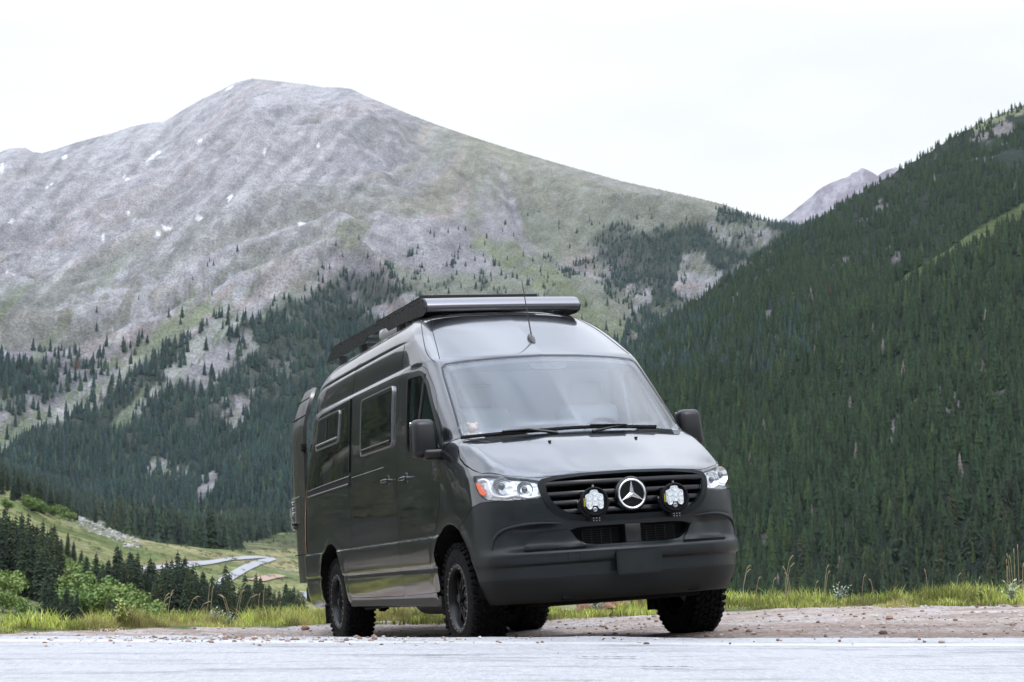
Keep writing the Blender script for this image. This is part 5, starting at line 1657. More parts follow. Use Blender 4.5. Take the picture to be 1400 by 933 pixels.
# bumper block
BUMP = [(.215,.30),(.215,.62),(.245,.885),(.40,.945),(.50,1.000),(.60,1.022),(1.4,1.022),(1.4,.30)]
bumper = bpy.data.objects.new('front_bumper', body.data.copy()); link(bumper, van)
bumper.data.materials.clear(); bumper.data.materials.append(plastic); bumper.data.materials.append(mat('lower_valance', (.0045, .0065, .007), .55, spec=.35))  # lower band: black plastic with its shadow mixed into the colour
for sgn in (1,):
    cut(bumper, [ypr(BUMP, -1.4, 1.4)], 'INTERSECT')
cut(body, [ypr(shrink(BUMP, -.004), -1.4, 1.4)])

def arch_cutters(r=.475):
    out = []
    for cx in (.02, -3.665):
        for s in (-1, 1):
            bm = BM(); add_cyl(bm, (cx, s*1.3, .435), (cx, s*.52, .435), r, seg=96)
            out.append(bm)
    return out
# cab cavity
cav = BM()
cz = [1.30, 1.42, 1.52, 1.70, 1.9, 2.05, 2.13]
rings = []
for z in cz:
    tt = np.concatenate([np.linspace(0, 1.22, 26), [1.5, 1.9]])
    P = skin_row(z, tt)
    P2 = []
    for i in range(len(P)):
        x, y = P[i]
        k = 0.045
        dn = 1.0
        x2 = min(x - .06, .06) if z < 1.5 else x - .05
        y2 = max(0.0, y - .055 * min(1, tt[i] / .9)) if tt[i] > 0 else 0
        P2.append((x2, y2))
    P2.append((-1.62, P2[-1][1]))
    ring = [(x, y) for x, y in P2] + [(x, -y) for x, y in reversed(P2[1:])]
    rings.append([cav.verts.new((x, y, z)) for x, y in ring])
for a_, b_ in zip(rings[:-1], rings[1:]):
    n_ = len(a_)
    for i in range(n_):
        cav.faces.new((a_[i], a_[(i+1) % n_], b_[(i+1) % n_], b_[i]))
cav.faces.new(rings[0]); cav.faces.new(rings[-1][::-1])
bmesh.ops.recalc_face_normals(cav, faces=cav.faces)
cut(body, [cav])
cut(body, [patch('front', shrink(WS, .012), .05, -.16, .05)])
cut(body, [patch('top', shrink(HOOD, -.004), .06, -.03, .05)])
for mir in (False, True):
    cut(body, [patch('side', shrink(FRONT_DOOR, -.003), .06, -.028, .05, mirror=mir),
               patch('side', FD_GLASS, .06, -.12, .03, mirror=mir),
               patch('cam', HL, 5, -.07, .04, mirror=mir)])
cut(body, [patch('side', shrink(SLIDE_DOOR, -.0035), .08, -.028, .05)])
bm = BM(); add_extrude(bm, GO, 'x', .80, 1.3)
bm2 = bm.copy()
cut(body, [bm]); cut(bumper, [bm2])
bm = BM(); add_extrude(bm, LI, 'x', .86, 1.3); cut(bumper, [bm])
cut(body, arch_cutters())
cut(bumper, arch_cutters())
skin_normals(body); skin_normals(bumper)

def assign_dark(o, idx, cond):
    for p in o.data.polygons:
        c = p.center
        r = SKIN.find_nearest(c)
        if r[3] > 0.006 or cond(c, p.normal):
            p.material_index = idx
assign_dark(body, 1, lambda c, n: n.z < -.9 and c.z < .45)
for p in body.data.polygons:
    c = p.center
    if p.material_index == 1 and -1.7 < c.x < .1 and 1.29 < c.z < 2.2 and abs(c.y) < .93 and SKIN.find_nearest(c)[3] > .03: p.material_index = 2
    if p.material_index == 1 and c.x > .42 and .95 < c.z < 1.26 and abs(c.y) > .50: p.material_index = 3
assign_dark(bumper, 1, lambda c, n: c.z < .50 or n.z < -.95)
bumper.data.materials.append(bowl_m)
for p in bumper.data.polygons:
    c = p.center
    if p.material_index == 1 and c.x > .42 and .95 < c.z and abs(c.y) > .62: p.material_index = 2

# ---- hood
hood = from_bm('hood', patch('top', HOOD, (.018, .03), -.022, .0), paint, van); skin_normals(hood)
# washer jets and the vent panels at the rear of the bonnet
for s in (-1, 1):
    vent = [(x, s*y) for x, y in rounded([(.185,.42),(.265,.40),(.245,.74),(.155,.80),(.15,.66)], .02, 3)]
    bm = patch('top', vent, .04, -.003, .0025)
    vo_ = from_bm('hood_vent', bm, black_pl, hood, smooth=30)
    gb = BM()
    for k in range(6):
        x0 = .17 + k * .014
        pts = []
        for j in range(10):
            y = s * (.44 + j * .032 - k*.004)
            p, n = pj('top', x0 + .004 - .0045*j*.4, y); pts.append(p + n * .006)
        add_tube(gb, pts, .003, 6)
    from_bm('grating', gb, plastic, vo_)
    p, n = pj('top', .40, s*.33)
    b = BM(); add_box(b, p + n*.004, (.03, .018, .012), bev=.004); from_bm('washer_jet', b, black_pl, hood, smooth=40)

# ---- doors
def door_group(name, outline, mir, window=None, ex=()):
    bm = patch('side', outline, .03, -.022, .0, mirror=mir, extra_y=(.605,.612,.62,.63,.80,.815,.83,.84,.85,.86,2.12,2.14,2.15,2.158,2.166,2.174))
    d = from_bm(name, bm, paint, van)
    if window:
        cut(d, [patch('side', window, .06, -.12, .03, mirror=mir)])
    if not mir:
        skin_normals(d, tol=.002)
    else:
        d.data.shade_smooth(); d.data.set_sharp_from_angle(angle=math.radians(25))
    return d

def ring_patch(kind, outer, inner, step, a, b, mir=False):
    """frame between two outlines of equal count"""
    bm = BM()
    n = len(outer)
    def put(q, o):
        p, nn = pj(kind, *q); w = p + nn * o
        return bm.verts.new((w.x, -w.y if mir else w.y, w.z))
    oT = [put(q, b) for q in outer]; iT = [put(q, b) for q in inner]
    oB = [put(q, a) for q in outer]; iB = [put(q, a) for q in inner]
    for i in range(n):
        j = (i + 1) % n
        bm.faces.new((oT[i], oT[j], iT[j], iT[i])); bm.faces.new((oT[i], oB[i], oB[j], oT[j]))
        bm.faces.new((iT[i], iT[j], iB[j], iB[i])); bm.faces.new((oB[i], iB[i], iB[j], oB[j]))
    bmesh.ops.recalc_face_normals(bm, faces=bm.faces)
    return bm

def dens(poly, step):
    P = np.array(poly); out = []
    n = len(P)
    for i in range(n):
        a, b = P[i], P[(i+1) % n]
        k = max(1, int(np.linalg.norm(b - a) / step))
        for t in range(k): out.append(tuple(a + (b - a) * t / k))
    return out

def handle(parent, x, z, s, flip=1):
    p, n = pj('side', x, z)
    bm = BM()
    add_lathe(bm, [(-.004, .055), (.004, .055), (.006, .048), (-.012, .03), (-.02, .0001)], 'y', (0, 0, 0), 28, close=False)
    cup = from_bm('handle_cup', bm, black_gloss, parent, smooth=50)
    cup.location = (p.x, s * (abs(p.y) - .003), p.z)
    cup.rotation_euler = (0, 0, math.pi if s < 0 else 0)
    cup.rotation_euler = (0, 0, 0) if s > 0 else (0, 0, math.pi)
    b = BM(); add_box(b, (p.x, s * (abs(p.y) + .032), p.z + .008), (.16, .022, .030), bev=.009, seg=3)
    add_cyl(b, (p.x + .062, s * (abs(p.y) - .01), p.z + .008), (p.x + .062, s * (abs(p.y) + .03), p.z + .008), .012, seg=12)
    add_cyl(b, (p.x - .062, s * (abs(p.y) - .01), p.z + .008), (p.x - .062, s * (abs(p.y) + .03), p.z + .008), .012, seg=12)
    return from_bm('door_handle', b, paint, parent, smooth=40)

doors = []
for mir in (False, True):
    s = 1 if mir else -1
    d = door_group('front_door', FRONT_DOOR, mir, FD_GLASS)
    doors.append(d)
    g = from_bm('door_window', patch('side', shrink(FD_GLASS, .004), .05, -.010, -.006, mirror=mir), sideglass, d, smooth=60)
    fo = dens(FD_GLASS, .06)
    from_bm('window_seal', ring_patch('side', shrink(fo, -.022), shrink(fo, .010), .05, -.014, .0035, mir), black_pl, d, smooth=40)
    # divider between the drop glass and the quarter glass
    b = BM(); add_tube(b, [pj('side', -.70, z)[0] * 1 + Vector((0, .004, 0)) for z in (1.46, 1.75, 2.075)], .014, 8)
    if mir: bmesh.ops.scale(b, vec=(1, -1, 1), verts=b.verts); bmesh.ops.recalc_face_normals(b, faces=b.faces)
    from_bm('window_divider', b, black_pl, g)
    handle(d, -1.055, 1.305, s)
slide = door_group('sliding_door', SLIDE_DOOR, False)
handle(slide, -1.60, 1.325, -1)

def side_window(parent, quad, name='side_window', frame=.03, chrome_edge=True, split=False):
    q = rounded(quad, .05, 4)
    o = from_bm(name, patch('side', q, .08, -.002, .012), black_pl, parent, smooth=35)
    qi = shrink(dens(q, .08), frame)
    from_bm('pane', patch('side', qi, .08, .008, .0155), dglass, o, smooth=35)
    qo = dens(q, .06)
    from_bm('frame', ring_patch('side', shrink(qo, -.006), shrink(qo, .006), .05, .0, .017), mat('anodised_frame', (.42, .43, .44), .3, .8), o, smooth=35)
    # drip ledge along the foot of the window
    P = np.array(quad)
    x0, x1, z0 = P[:, 0].min(), P[:, 0].max(), P[:, 1].min()
    b = BM(); add_tube(b, [pj('side', x0 + .04 + (x1 - x0 - .08) * k / 6, z0 + .045)[0] + Vector((0, -.018, 0)) for k in range(7)], .010, 6)
    from_bm('ledge', b, steel if split else black_pl, o)
    if split:
        b = BM(); add_tube(b, [pj('side', (x0 + x1) / 2, z)[0] + Vector((0, -.016, 0)) for z in (z0 + .05, P[:, 1].max() - .03)], .012, 6)
        from_bm('divider', b, black_pl, o)
    return o
side_window(slide, [(-2.45,1.60),(-2.45,2.075),(-1.43,2.075),(-1.43,1.60)])
# the black glazed panel at the rear flank with its small sliding window
panel_q = rounded([(-2.93,1.485),(-2.90,2.135),(-4.48,2.125),(-4.62,1.90),(-4.72,1.46)], .05, 4)
rp = from_bm('rear_side_glass', patch('side', panel_q, .08, -.002, .006), dglass, van, smooth=60); skin_normals(rp, tol=.01)
sw = side_window(rp, [(-4.25,1.80),(-4.22,2.085),(-3.26,2.085),(-3.30,1.80)], frame=.022, split=True)
# vertical black pillar strip between the sliding door and the panel
b = patch('side', [(-2.865,1.5),(-2.865,2.14),(-2.90,2.14),(-2.925,1.5)], .1, -.002, .009); from_bm('pillar_strip', b, black_gloss, van, smooth=40)
# rail of the sliding door
b = patch('side', [(-2.87,1.405),(-2.87,1.46),(-4.60,1.435),(-4.60,1.385)], .1, -.02, .004); rl = from_bm('door_rail', b, black_matt, van, smooth=30)
b = BM()
add_tube(b, [pj('side', -2.87 - k * .19, 1.396 - k*.0012)[0] + Vector((0, -.012, 0)) for k in range(10)], .008, 6, flat=1.3)
add_tube(b, [pj('side', -2.87 - k * .19, 1.466 - k*.0022)[0] + Vector((0, -.006, 0)) for k in range(10)], .005, 6)
from_bm('rail_strip', b, mat('rail_metal', (.30, .30, .31), .2, 1.0), rl)
b = BM(); add_tube(b, [pj('side', -1.72 - k * .18, 1.452 - k*.001)[0] + Vector((0, -.001, 0)) for k in range(7)], .0035, 6); from_bm('moulding', b, mat('rail_metal'), slide)

# dark shut lines painted as narrow recessed seams elsewhere on the body
def seam(kind, pts, name, r=.0035, sub=8, parent=van, mir=False, m=black_matt, off=0.0):
    P = catmull(pts, sub) if len(pts) > 2 else [np.array(pts[0]) + (np.array(pts[1]) - np.array(pts[0])) * k / 12 for k in range(13)]
    out = []
    for q in P:
        p, n = pj(kind, q[0], q[1]); p = p + n * off
        out.append(Vector((p.x, -p.y if mir else p.y, p.z)))
    b = BM(); add_tube(b, out, r, 6)
    return from_bm(name, b, m, parent)
for mir in (False, True):
    seam('cam', [(575.5,440),(579,465),(584,484),(594,495)], 'roof_seam', .003, mir=mir)
    seam('cam', [(588,434),(592,455),(598,478),(601,491)], 'roof_seam', .003, mir=mir)
    seam('cam', [(494,497),(487.5,503),(484.5,522),(482,540)], 'panel_seam', .0025, mir=mir)
    seam('cam', [(553.5,472),(551,487),(549.5,503)], 'panel_seam', .0025, mir=mir)
    seam('side', [(-.135,1.45),(-.06,1.50),(.05,1.52)], 'wing_seam', .003, mir=mir)
    # edge where the wing meets the bumper follows the arch: a small clip screw
    seam('side', [(-4.93,.88),(-4.5,.845),(-4.20,.83)], 'rear_seam', .004, mir=mir)
    seam('side', [(-4.90,.60),(-4.20,.60)], 'rear_seam', .003, mir=mir)

# wheel arch liners
for cx in (.02, -3.665):
    for s in (-1, 1):
        b = BM()
        prof = [(s*.93, .476), (s*.56, .476), (s*.56, .485), (s*.93, .485)]
        prof = [(s*.955, .474), (s*.545, .474)]
        rings_ = []
        for a_, r_ in prof:
            rings_.append([b.verts.new((cx + r_ * math.cos(t), a_, .435 + r_ * math.sin(t))) for t in np.linspace(-.12, math.pi + .12, 41)])
        for i in range(40):
            b.faces.new((rings_[0][i], rings_[0][i+1], rings_[1][i+1], rings_[1][i]))
        b.faces.new([v for v in rings_[1]])
        from_bm('arch_liner', b, under_m, van)
# mud flaps
for x, yy in ((-.44, .80), (-4.19, .83)):
    for s in (-1, 1):
        b = BM(); add_box(b, (x, s*yy, .34), (.012, .24, .30), bev=.004); from_bm('mud_flap', b, black_matt, van)

# ---- windscreen glass, black border, sensor housing
wsd = dens(WS, .07)
ws = from_bm('windshield', patch('front', shrink(WS, .003), .045, -.006, -.001), wsglass, van, smooth=60)
def border_inner(p):
    y, z = p
    return (y * (.955 if z > 1.6 else .95), 1.515 + (z - 1.515) * .925 if z > 1.51 else z + .012)
from_bm('glass_border', ring_patch('front', shrink(wsd, -.002), [border_inner(q) for q in wsd], .05, -.009, -.0065), mat('frit', (.05,.05,.055), .4), ws)
# outer gasket
from_bm('gasket', ring_patch('front', shrink(wsd, -.006), shrink(wsd, .006), .05, -.004, .002), black_pl, ws)
b = BM(); pc = Vector((-.50, .02, 2.105)); add_extrude(b, [( -.15,.0),(-.14,-.05),(-.10,-.075),(.12,-.075),(.155,-.05),(.16,.0)], 'x', -.012, .0)
bmesh.ops.rotate(b, verts=b.verts, matrix=Matrix.Rotation(-.78, 3, 'Y'))
bmesh.ops.translate(b, verts=b.verts, vec=pj('front', 0, 2.10)[0] + Vector((-.022, 0, 0)))
from_bm('sensor_housing', b, mat('sensor_black', (.03,.03,.033), .5), ws)
# wipers
for k, (a_, c_, d_) in enumerate((((632,602.2),(686,597),(751,591.2)), ((751.5,591),(806,587.6),(896,587.4)))):
    pts = []
    for u, v in catmull([a_, c_, d_], 6):
        p, n = pj('cam', u, v); pts.append(p + n * .022)
    b = BM(); add_tube(b, pts, .009, 6, flat=1.6)
    wp = from_bm('wiper', b, black_matt, van)
    mid = pts[len(pts)//2]
    b = BM(); e = pts[-1] if k == 0 else pts[len(pts)//2]
    st = pj('cam', *( (752,592.5) if k == 0 else (800,590.5)))[0]
    add_tube(b, [st + Vector((.02, .05, .0)), pts[int(len(pts)*.75)] + Vector((.012, 0, .014)), mid + Vector((.01, 0, .015))], [.013, .010, .008], 6)
    from_bm('wiper_arm', b, black_pl, wp)

# ---- cab interior seen through the glass
b = BM()
add_box(b, (-.12, 0, 1.34), (.42, 1.56, .20), bev=.05, seg=3)
add_box(b, (-.28, -.0, 1.42), (.16, 1.50, .10), bev=.04, seg=3)
dash = from_bm('dashboard', b, mat('dash', (.30,.32,.34), .7), van, smooth=40)
for s in (-1, 1):
    b = BM(); add_box(b, (-.80, s*.45, 1.50), (.16, .50, .62), bev=.06, seg=3)
    se = from_bm('seat', b, trimcloth, van, smooth=40)
    b = BM(); add_box(b, (-.82, s*.45, 1.90), (.10, .27, .20), bev=.045, seg=3)
    from_bm('headrest', b, trimcloth, se, smooth=40)
    b = BM(); add_box(b, (-.62, s*.45, 1.36), (.5, .50, .14), bev=.05, seg=3); from_bm('seat_cushion', b, trimcloth, se, smooth=40)
b = BM()
ringp = [Vector((-.40 - .09*math.sin(t)*0 , .45 + .19*math.cos(t), 1.47 + .19*math.sin(t))) for t in np.linspace(0, 2*math.pi, 33)]
ringp = [Vector((-.40 - (p.z - 1.47)*.55, p.y, p.z)) for p in ringp]
add_tube(b, ringp, .016, 8, caps=False)
add_tube(b, [ringp[0], Vector((-.40,.45,1.47)), ringp[16]], .014, 6); add_tube(b, [Vector((-.40,.45,1.47)), ringp[24]], .014, 6)
add_lathe(b, [(-.42, .06), (-.38, .06), (-.37, .03), (-.37, .0001), (-.42, .0001)], 'x', (0, .45, 1.47), 20)
from_bm('steering_wheel', b, black_matt, van)
b = BM(); add_box(b, (-1.15, 0, 1.75), (.02, 1.60, .86)); from_bm('cab_curtain', b, mat('curtain', (.62,.67,.71), .9), van)
# small pale plush toy on the dashboard in the corner of the windscreen: a thing of its own
# ---- headlights
def headlight_mats():
    m = mat('headlight_reflector', (.84, .86, .88), .2, .35, .6)
    t = N(m, 'ShaderNodeTexCoord'); v = N(m, 'ShaderNodeTexVoronoi'); v.inputs['Scale'].default_value = 26
    b = N(m, 'ShaderNodeBump'); b.inputs['Strength'].default_value = .55; b.inputs['Distance'].default_value = .02
    LK(m, t.outputs['Object'], v.inputs['Vector']); LK(m, v.outputs['Distance'], b.inputs['Height']); LK(m, b.outputs[0], BS(m).inputs['Normal'])
    m2 = mat('ribbed_lens', (.42, .40, .38), .18, .7)
    w = N(m2, 'ShaderNodeTexVoronoi'); w.inputs['Scale'].default_value = 90; t2 = N(m2, 'ShaderNodeTexCoord')
    b2 = N(m2, 'ShaderNodeBump'); b2.inputs['Strength'].default_value = .5; b2.inputs['Distance'].default_value = .004
    LK(m2, t2.outputs['Object'], w.inputs['Vector']); LK(m2, w.outputs['Distance'], b2.inputs['Height']); LK(m2, b2.outputs[0], BS(m2).inputs['Normal'])
    return m, m2
refl, ribbed = headlight_mats()
clear_w = mat('light_guide', (.86, .87, .88), .25, 0, .8)
for mir in (False, True):
    def pp(u, v, off=0.0):
        p, n = pj('cam', u, v); p = p + n * off
        if mir: p = Vector((p.x, -p.y, p.z)); n = Vector((n.x, -n.y, n.z))
        return p, n
    hl = from_bm('headlight', patch('cam', shrink(HL, .2), 4, -.040, -.026, mirror=mir), refl, van, smooth=40)
    # bowls
    for (u, v, r) in ((683, 664.5, .058), (716, 668.5, .052)):
        p, n = pp(u, v, -.026)
        n = (n + Vector((1.2, 0, 0))).normalized()
        b = BM(); add_lathe(b, [(-.012, .0001), (-.010, r*.5), (.004, r*.85), (.02, r), (.024, r*1.06), (-.02, r*1.06)], 'z', (0, 0, 0), 32, close=False)
        o = from_bm('bowl', b, mat('bowl_silver', (.90,.91,.92), .16, .8), hl, smooth=60); o.matrix_local = Matrix.Translation(p) @ n.to_track_quat('Z', 'Y').to_matrix().to_4x4()
        b = BM(); bmesh.ops.create_uvsphere(b, u_segments=20, v_segments=12, radius=r*.42)
        o = from_bm('bulb_lens', b, mat('dark_lens', (.05,.055,.06), .03, 0, 1), hl, smooth=180); o.location = p + n * .004
    # light guide: arcs round the lamp, as a pale band
    g = [(653,657),(660,655),(666,658),(668.5,668),(674,676.5),(690,679.5),(705,677),(722,680),(739,677)]
    P = [pp(*q, -.012)[0] for q in catmull(g, 5)]
    b = BM(); add_tube(b, P, .0085, 8); from_bm('light_guide', b, clear_w, hl, smooth=60)
    lo = [(669,684),(670,679),(690,681.5),(705,679.5),(722,682),(739.5,680),(730,684),(712,686),(687,685.5)]
    from_bm('lower_lens', patch('cam', lo, 5, -.03, -.012, mirror=mir), ribbed, hl, smooth=40)
    am = [(649.3,661),(653.6,660.8),(657.5,667),(664,676),(661,678.3),(655.5,675.5),(651,668)]
    from_bm('turn_signal', patch('cam', am, 4, -.010, -.0045, mirror=mir), amber, hl, smooth=40)
    from_bm('lens_cover', patch('cam', shrink(HL, .3), 4, -.004, .001, mirror=mir), lensglass, hl, smooth=60)
    ho = HL
    from_bm('lamp_rim', ring_patch('cam', shrink(ho, -.3), shrink(ho, .6), 1, -.040, .0005, mir), black_pl, hl)

# ---- grille
gf = from_bm('grille', ring_patch('front', dens(GF, .5), dens(GF, .5), .1, -.1, .01), black_pl, van) if False else None
def offset_x(poly_o, poly_i, x_fn):
    pass
def resample(poly, n):
    P = np.array(poly + [poly[0]]); d = np.r_[0, np.cumsum(np.linalg.norm(np.diff(P, axis=0), axis=1))]
    s = np.linspace(0, d[-1], n, endpoint=False)
    return [(float(np.interp(t, d, P[:, 0])), float(np.interp(t, d, P[:, 1]))) for t in s]
GFr = resample(GF, 96)
cen = np.array((0, 1.01))
GOr = []
for q in GFr:      # inner outline at the same bearing from the centre
    a = math.atan2(q[1] - 1.01, q[0])
    best = None
    P = np.array(GO + [GO[0]])
    for i in range(len(P) - 1):
        p0, p1 = P[i] - cen, P[i+1] - cen
        dx = np.array((math.cos(a), math.sin(a))); e = p1 - p0
        den = dx[0]*e[1] - dx[1]*e[0]
        if abs(den) < 1e-9: continue
        t = (p0[0]*e[1] - p0[1]*e[0]) / den; s_ = (p0[0]*dx[1] - p0[1]*dx[0]) / den
        if t > 0 and -1e-6 <= s_ <= 1 + 1e-6: best = cen + dx * t
    GOr.append(tuple(best if best is not None else np.array(q) * .93))
bm = ring_patch('front', GFr, [ (a[0]*.985+b[0]*.015, a[1]*.985+b[1]*.015) for a, b in zip(GOr, GFr)], .1, -.12, .012)
grille = from_bm('grille', bm, mat('grille_frame', (.004,.006,.007), .45, spec=.22), van, smooth=40)
b = BM(); add_extrude(b, shrink(GO, -.004), 'x', .806, .812); from_bm('radiator_mesh', b, black_matt, grille)
def go_halfwidth(z):
    ys = []
    P = GO_h
    for (y0, z0), (y1, z1) in zip(P[:-1], P[1:]):
        if min(z0, z1) <= z <= max(z0, z1) and z0 != z1:
            ys.append(y0 + (y1 - y0) * (z - z0) / (z1 - z0))
    return max(ys) if ys else .3
for z in (1.115, 1.045, .985, .925):
    hw = go_halfwidth(z) + .01
    b = BM()
    nseg = 24
    sec = [(-.045, -.020), (.012, -.026), (.020, -.018), (.020, -.006), (.012, .010), (-.045, .018)]
    rings_ = []
    for i in range(nseg + 1):
        y = -hw + 2 * hw * i / nseg
        x = pj('front', y, 1.02)[0].x - .030
        rings_.append([b.verts.new((x + sx, y, z + sz)) for sx, sz in sec])
    for i in range(nseg):
        for k in range(len(sec)):
            j = (k + 1) % len(sec)
            b.faces.new((rings_[i][k], rings_[i][j], rings_[i+1][j], rings_[i+1][k]))
    b.faces.new(rings_[0]); b.faces.new(rings_[-1][::-1])
    bmesh.ops.recalc_face_normals(b, faces=b.faces)
    from_bm('grille_bar', b, mat('grille_bar_black', (.005,.006,.008), .24, spec=.35), grille, smooth=35)

# star badge
bx, by, bz = 1.012, 0.0, 1.014
b = BM(); add_lathe(b, [(-.05, .0001), (-.05, .118), (.0, .118), (.012, .108), (.006, .100), (.002, .0001)], 'x', (bx, by, bz), 64, close=False)
badge = from_bm('badge', b, mat('badge_black', (.008,.009,.010), .2), grille, smooth=30)
b = BM()
tor = [Vector((bx + .012, .0955 * math.cos(t), bz + .0955 * math.sin(t))) for t in np.linspace(0, 2*math.pi, 65)]
vs_rings = []
for i in range(64):
    t = 2*math.pi*i/64
    c_ = Vector((0, math.cos(t), math.sin(t)))
    vs_rings.append([b.verts.new(Vector((bx + .010, 0, bz)) + c_ * .0955 + Vector((1, 0, 0)) * (.009 * math.sin(k*math.pi/4)) + c_ * (.0075 * math.cos(k*math.pi/4))) for k in range(8)])
for i in range(64):
    for k in range(8):
        b.faces.new((vs_rings[i][k], vs_rings[i][(k+1) % 8], vs_rings[(i+1) % 64][(k+1) % 8], vs_rings[(i+1) % 64][k]))
ctr = b.verts.new((bx + .026, 0, bz))
for k in range(3):
    a0 = math.pi/2 + k * 2*math.pi/3
    tip = b.verts.new((bx + .012, .094*math.cos(a0), bz + .094*math.sin(a0)))
    v1 = b.verts.new((bx + .008, .0185*math.cos(a0 + math.pi/3), bz + .0185*math.sin(a0 + math.pi/3)))
    v2 = b.verts.new((bx + .008, .0185*math.cos(a0 - math.pi/3), bz + .0185*math.sin(a0 - math.pi/3)))
    bk = b.verts.new((bx + .004, .02*math.cos(a0), bz + .02*math.sin(a0)))
    for f in ((ctr, v1, tip), (ctr, tip, v2), (bk, tip, v1), (bk, v2, tip)): b.faces.new(f)
bmesh.ops.recalc_face_normals(b, faces=b.faces)
from_bm('star_emblem', b, mat('satin_chrome', (.86,.86,.88), .22, .75), badge, smooth=30)

# driving lamps bolted in front of the grille
led = mat('led_reflector', (.93, .94, .95), .22, .25, .8)
def make_lamp(y, z=.975, x=1.055):
    root = bpy.data.objects.new('driving_lamp', None); link(root, van); root.location = (x, y, z); root.scale = (1.14, 1.14, 1.14)
    b = BM(); add_lathe(b, [(-.065, .0001), (-.06, .045), (-.03, .076), (.0, .084), (.018, .084), (.022, .078), (.006, .074), (.004, .0001)], 'x', (0, 0, 0), 40, close=False)
    # cooling fins
    for k in range(9):
        add_box(b, (-.045, -.06 + k*.015, 0), (.03, .004, .12))
    ho = from_bm('housing', b, black_matt, root, smooth=35)
    b = BM()
    out = rounded([(-.056,-.028),(-.056,.038),(-.026,.048),(-.022,.066),(.022,.066),(.026,.048),(.056,.038),(.056,-.028),(.030,-.046),(.020,-.028),(-.020,-.028),(-.030,-.046)], .008, 3)
    add_extrude(b, out, 'x', .004, .011)
    from_bm('led_panel', b, led, root, smooth=30)
    cells_ = [(0, .050), (-.036,.022),(0,.020),(.036,.022),(-.036,-.008),(0,-.010),(.036,-.008),(-.034,-.030),(.034,-.030)]
    b = BM()
    for (yy, zz) in cells_:
        add_lathe(b, [(.009, .0165), (.0195, .0170), (.0195, .0140), (.012, .009), (.010, .0001)], 'x', (0, yy, zz), 18, close=False)
    from_bm('led_cup', b, led, root, smooth=45)
    b = BM()
    for (yy, zz) in cells_: 
        bmesh.ops.create_uvsphere(b, u_segments=12, v_segments=8, radius=.0055, matrix=Matrix.Translation((.014, yy, zz)))
    from_bm('diode', b, mat('diode', (.95,.93,.82), .2, 0, 1), root, smooth=180)
    b = BM(); add_lathe(b, [(.006, .0001), (.014, .008), (.012, .014), (.004, .015)], 'x', (0, 0, -.048), 16, close=False)
    from_bm('centre_bolt', b, steel, root, smooth=40)
    b = BM(); add_lathe(b, [(.020, .0001), (.020, .070), (.023, .070), (.023, .0001)], 'x', (0,0,0), 40, close=False)
    from_bm('lens', b, lensglass, root, smooth=40)
    # yoke bracket
    b = BM()
    arc = [Vector((-.012, .093*math.cos(t), .093*math.sin(t))) for t in np.linspace(math.pi*.97, math.pi*2.03, 24)]
    rr = []
    for p in arc:
        d = Vector((0, p.y, p.z)).normalized()
        rr.append([b.verts.new(p + d*s_ + Vector((q, 0, 0))) for s_, q in ((-.003,-.02),(.003,-.02),(.003,.02),(-.003,.02))])
    for i in range(len(rr)-1):
        for k in range(4): b.faces.new((rr[i][k], rr[i][(k+1)%4], rr[i+1][(k+1)%4], rr[i+1][k]))
    b.faces.new(rr[0]); b.faces.new(rr[-1][::-1])
    add_box(b, (-.01, 0, -.106), (.06, .060, .024), bev=.004)
    bmesh.ops.recalc_face_normals(b, faces=b.faces)
    br = from_bm('bracket', b, black_matt, root, smooth=35)
    b = BM()
    for s_ in (-1, 1):
        add_cyl(b, (-.01, s_*.090, .0), (-.01, s_*.101, .0), .007, seg=10)
        for k in (-1, 1): add_cyl(b, (.018, s_*.018 + 0*k, -.106 + k*.007), (.023, s_*.018, -.106 + k*.007), .0034, seg=8)
    for k in (-1, 1): add_cyl(b, (.018, 0, -.106 + k*.008), (.023, 0, -.106 + k*.008), .0034, seg=8)
    add_cyl(b, (-.0, 0, .082), (-.0, 0, .096), .006, seg=8)
    from_bm('bolt', b, steel, root)
    b = BM(); add_box(b, (.008, -.064, -.004), (.004, .006, .05)); from_bm('side_marker', b, mat('yellow_stripe', (.55,.42,.03), .4), root)
    return root
make_lamp(-.292); make_lamp(.292)

# ---- lower intake: core, slats, camera pillar; blanking plate; tow cover
b = BM(); add_extrude(b, shrink(LI, -.003), 'x', .862, .868); it = from_bm('lower_intake', b, black_matt, bumper)
b = BM()
for k in range(7):
    z = .700 + k * .016
    for y0, y1 in ((-.33, -.06), (.06, .33)): add_box(b, (.905, (y0 + y1)/2, z), (.014, y1 - y0, .003))
for y in (-.335, -.27, -.2, -.13, .13, .2, .27, .335): add_box(b, (.910, y, .745), (.010, .004, .10))
from_bm('cooler_fins', b, mat('cooler_alloy', (.025,.025,.025), .5, .5), it)
b = BM(); add_box(b, (.945, 0, .75), (.10, .115, .13), bev=.008); from_bm('radar_cover', b, black_pl, it, smooth=35)
b = BM()
pl_out = rounded([(-.163,.482),(-.163,.637),(.163,.637),(.163,.482)], .016, 4)
add_extrude(b, pl_out, 'x', 1.052, 1.066)
inn = shrink(pl_out, .012)
add_extrude(b, inn, 'x', 1.066, 1.069)
from_bm('plate_holder', b, plastic, bumper, smooth=30)
seam('front', [(-.48,.648),(-.48,.60)], 'tow_cover_seam', .0025, parent=bumper); seam('front', [(-.40,.648),(-.40,.60)], 'tow_cover_seam', .0025, parent=bumper)
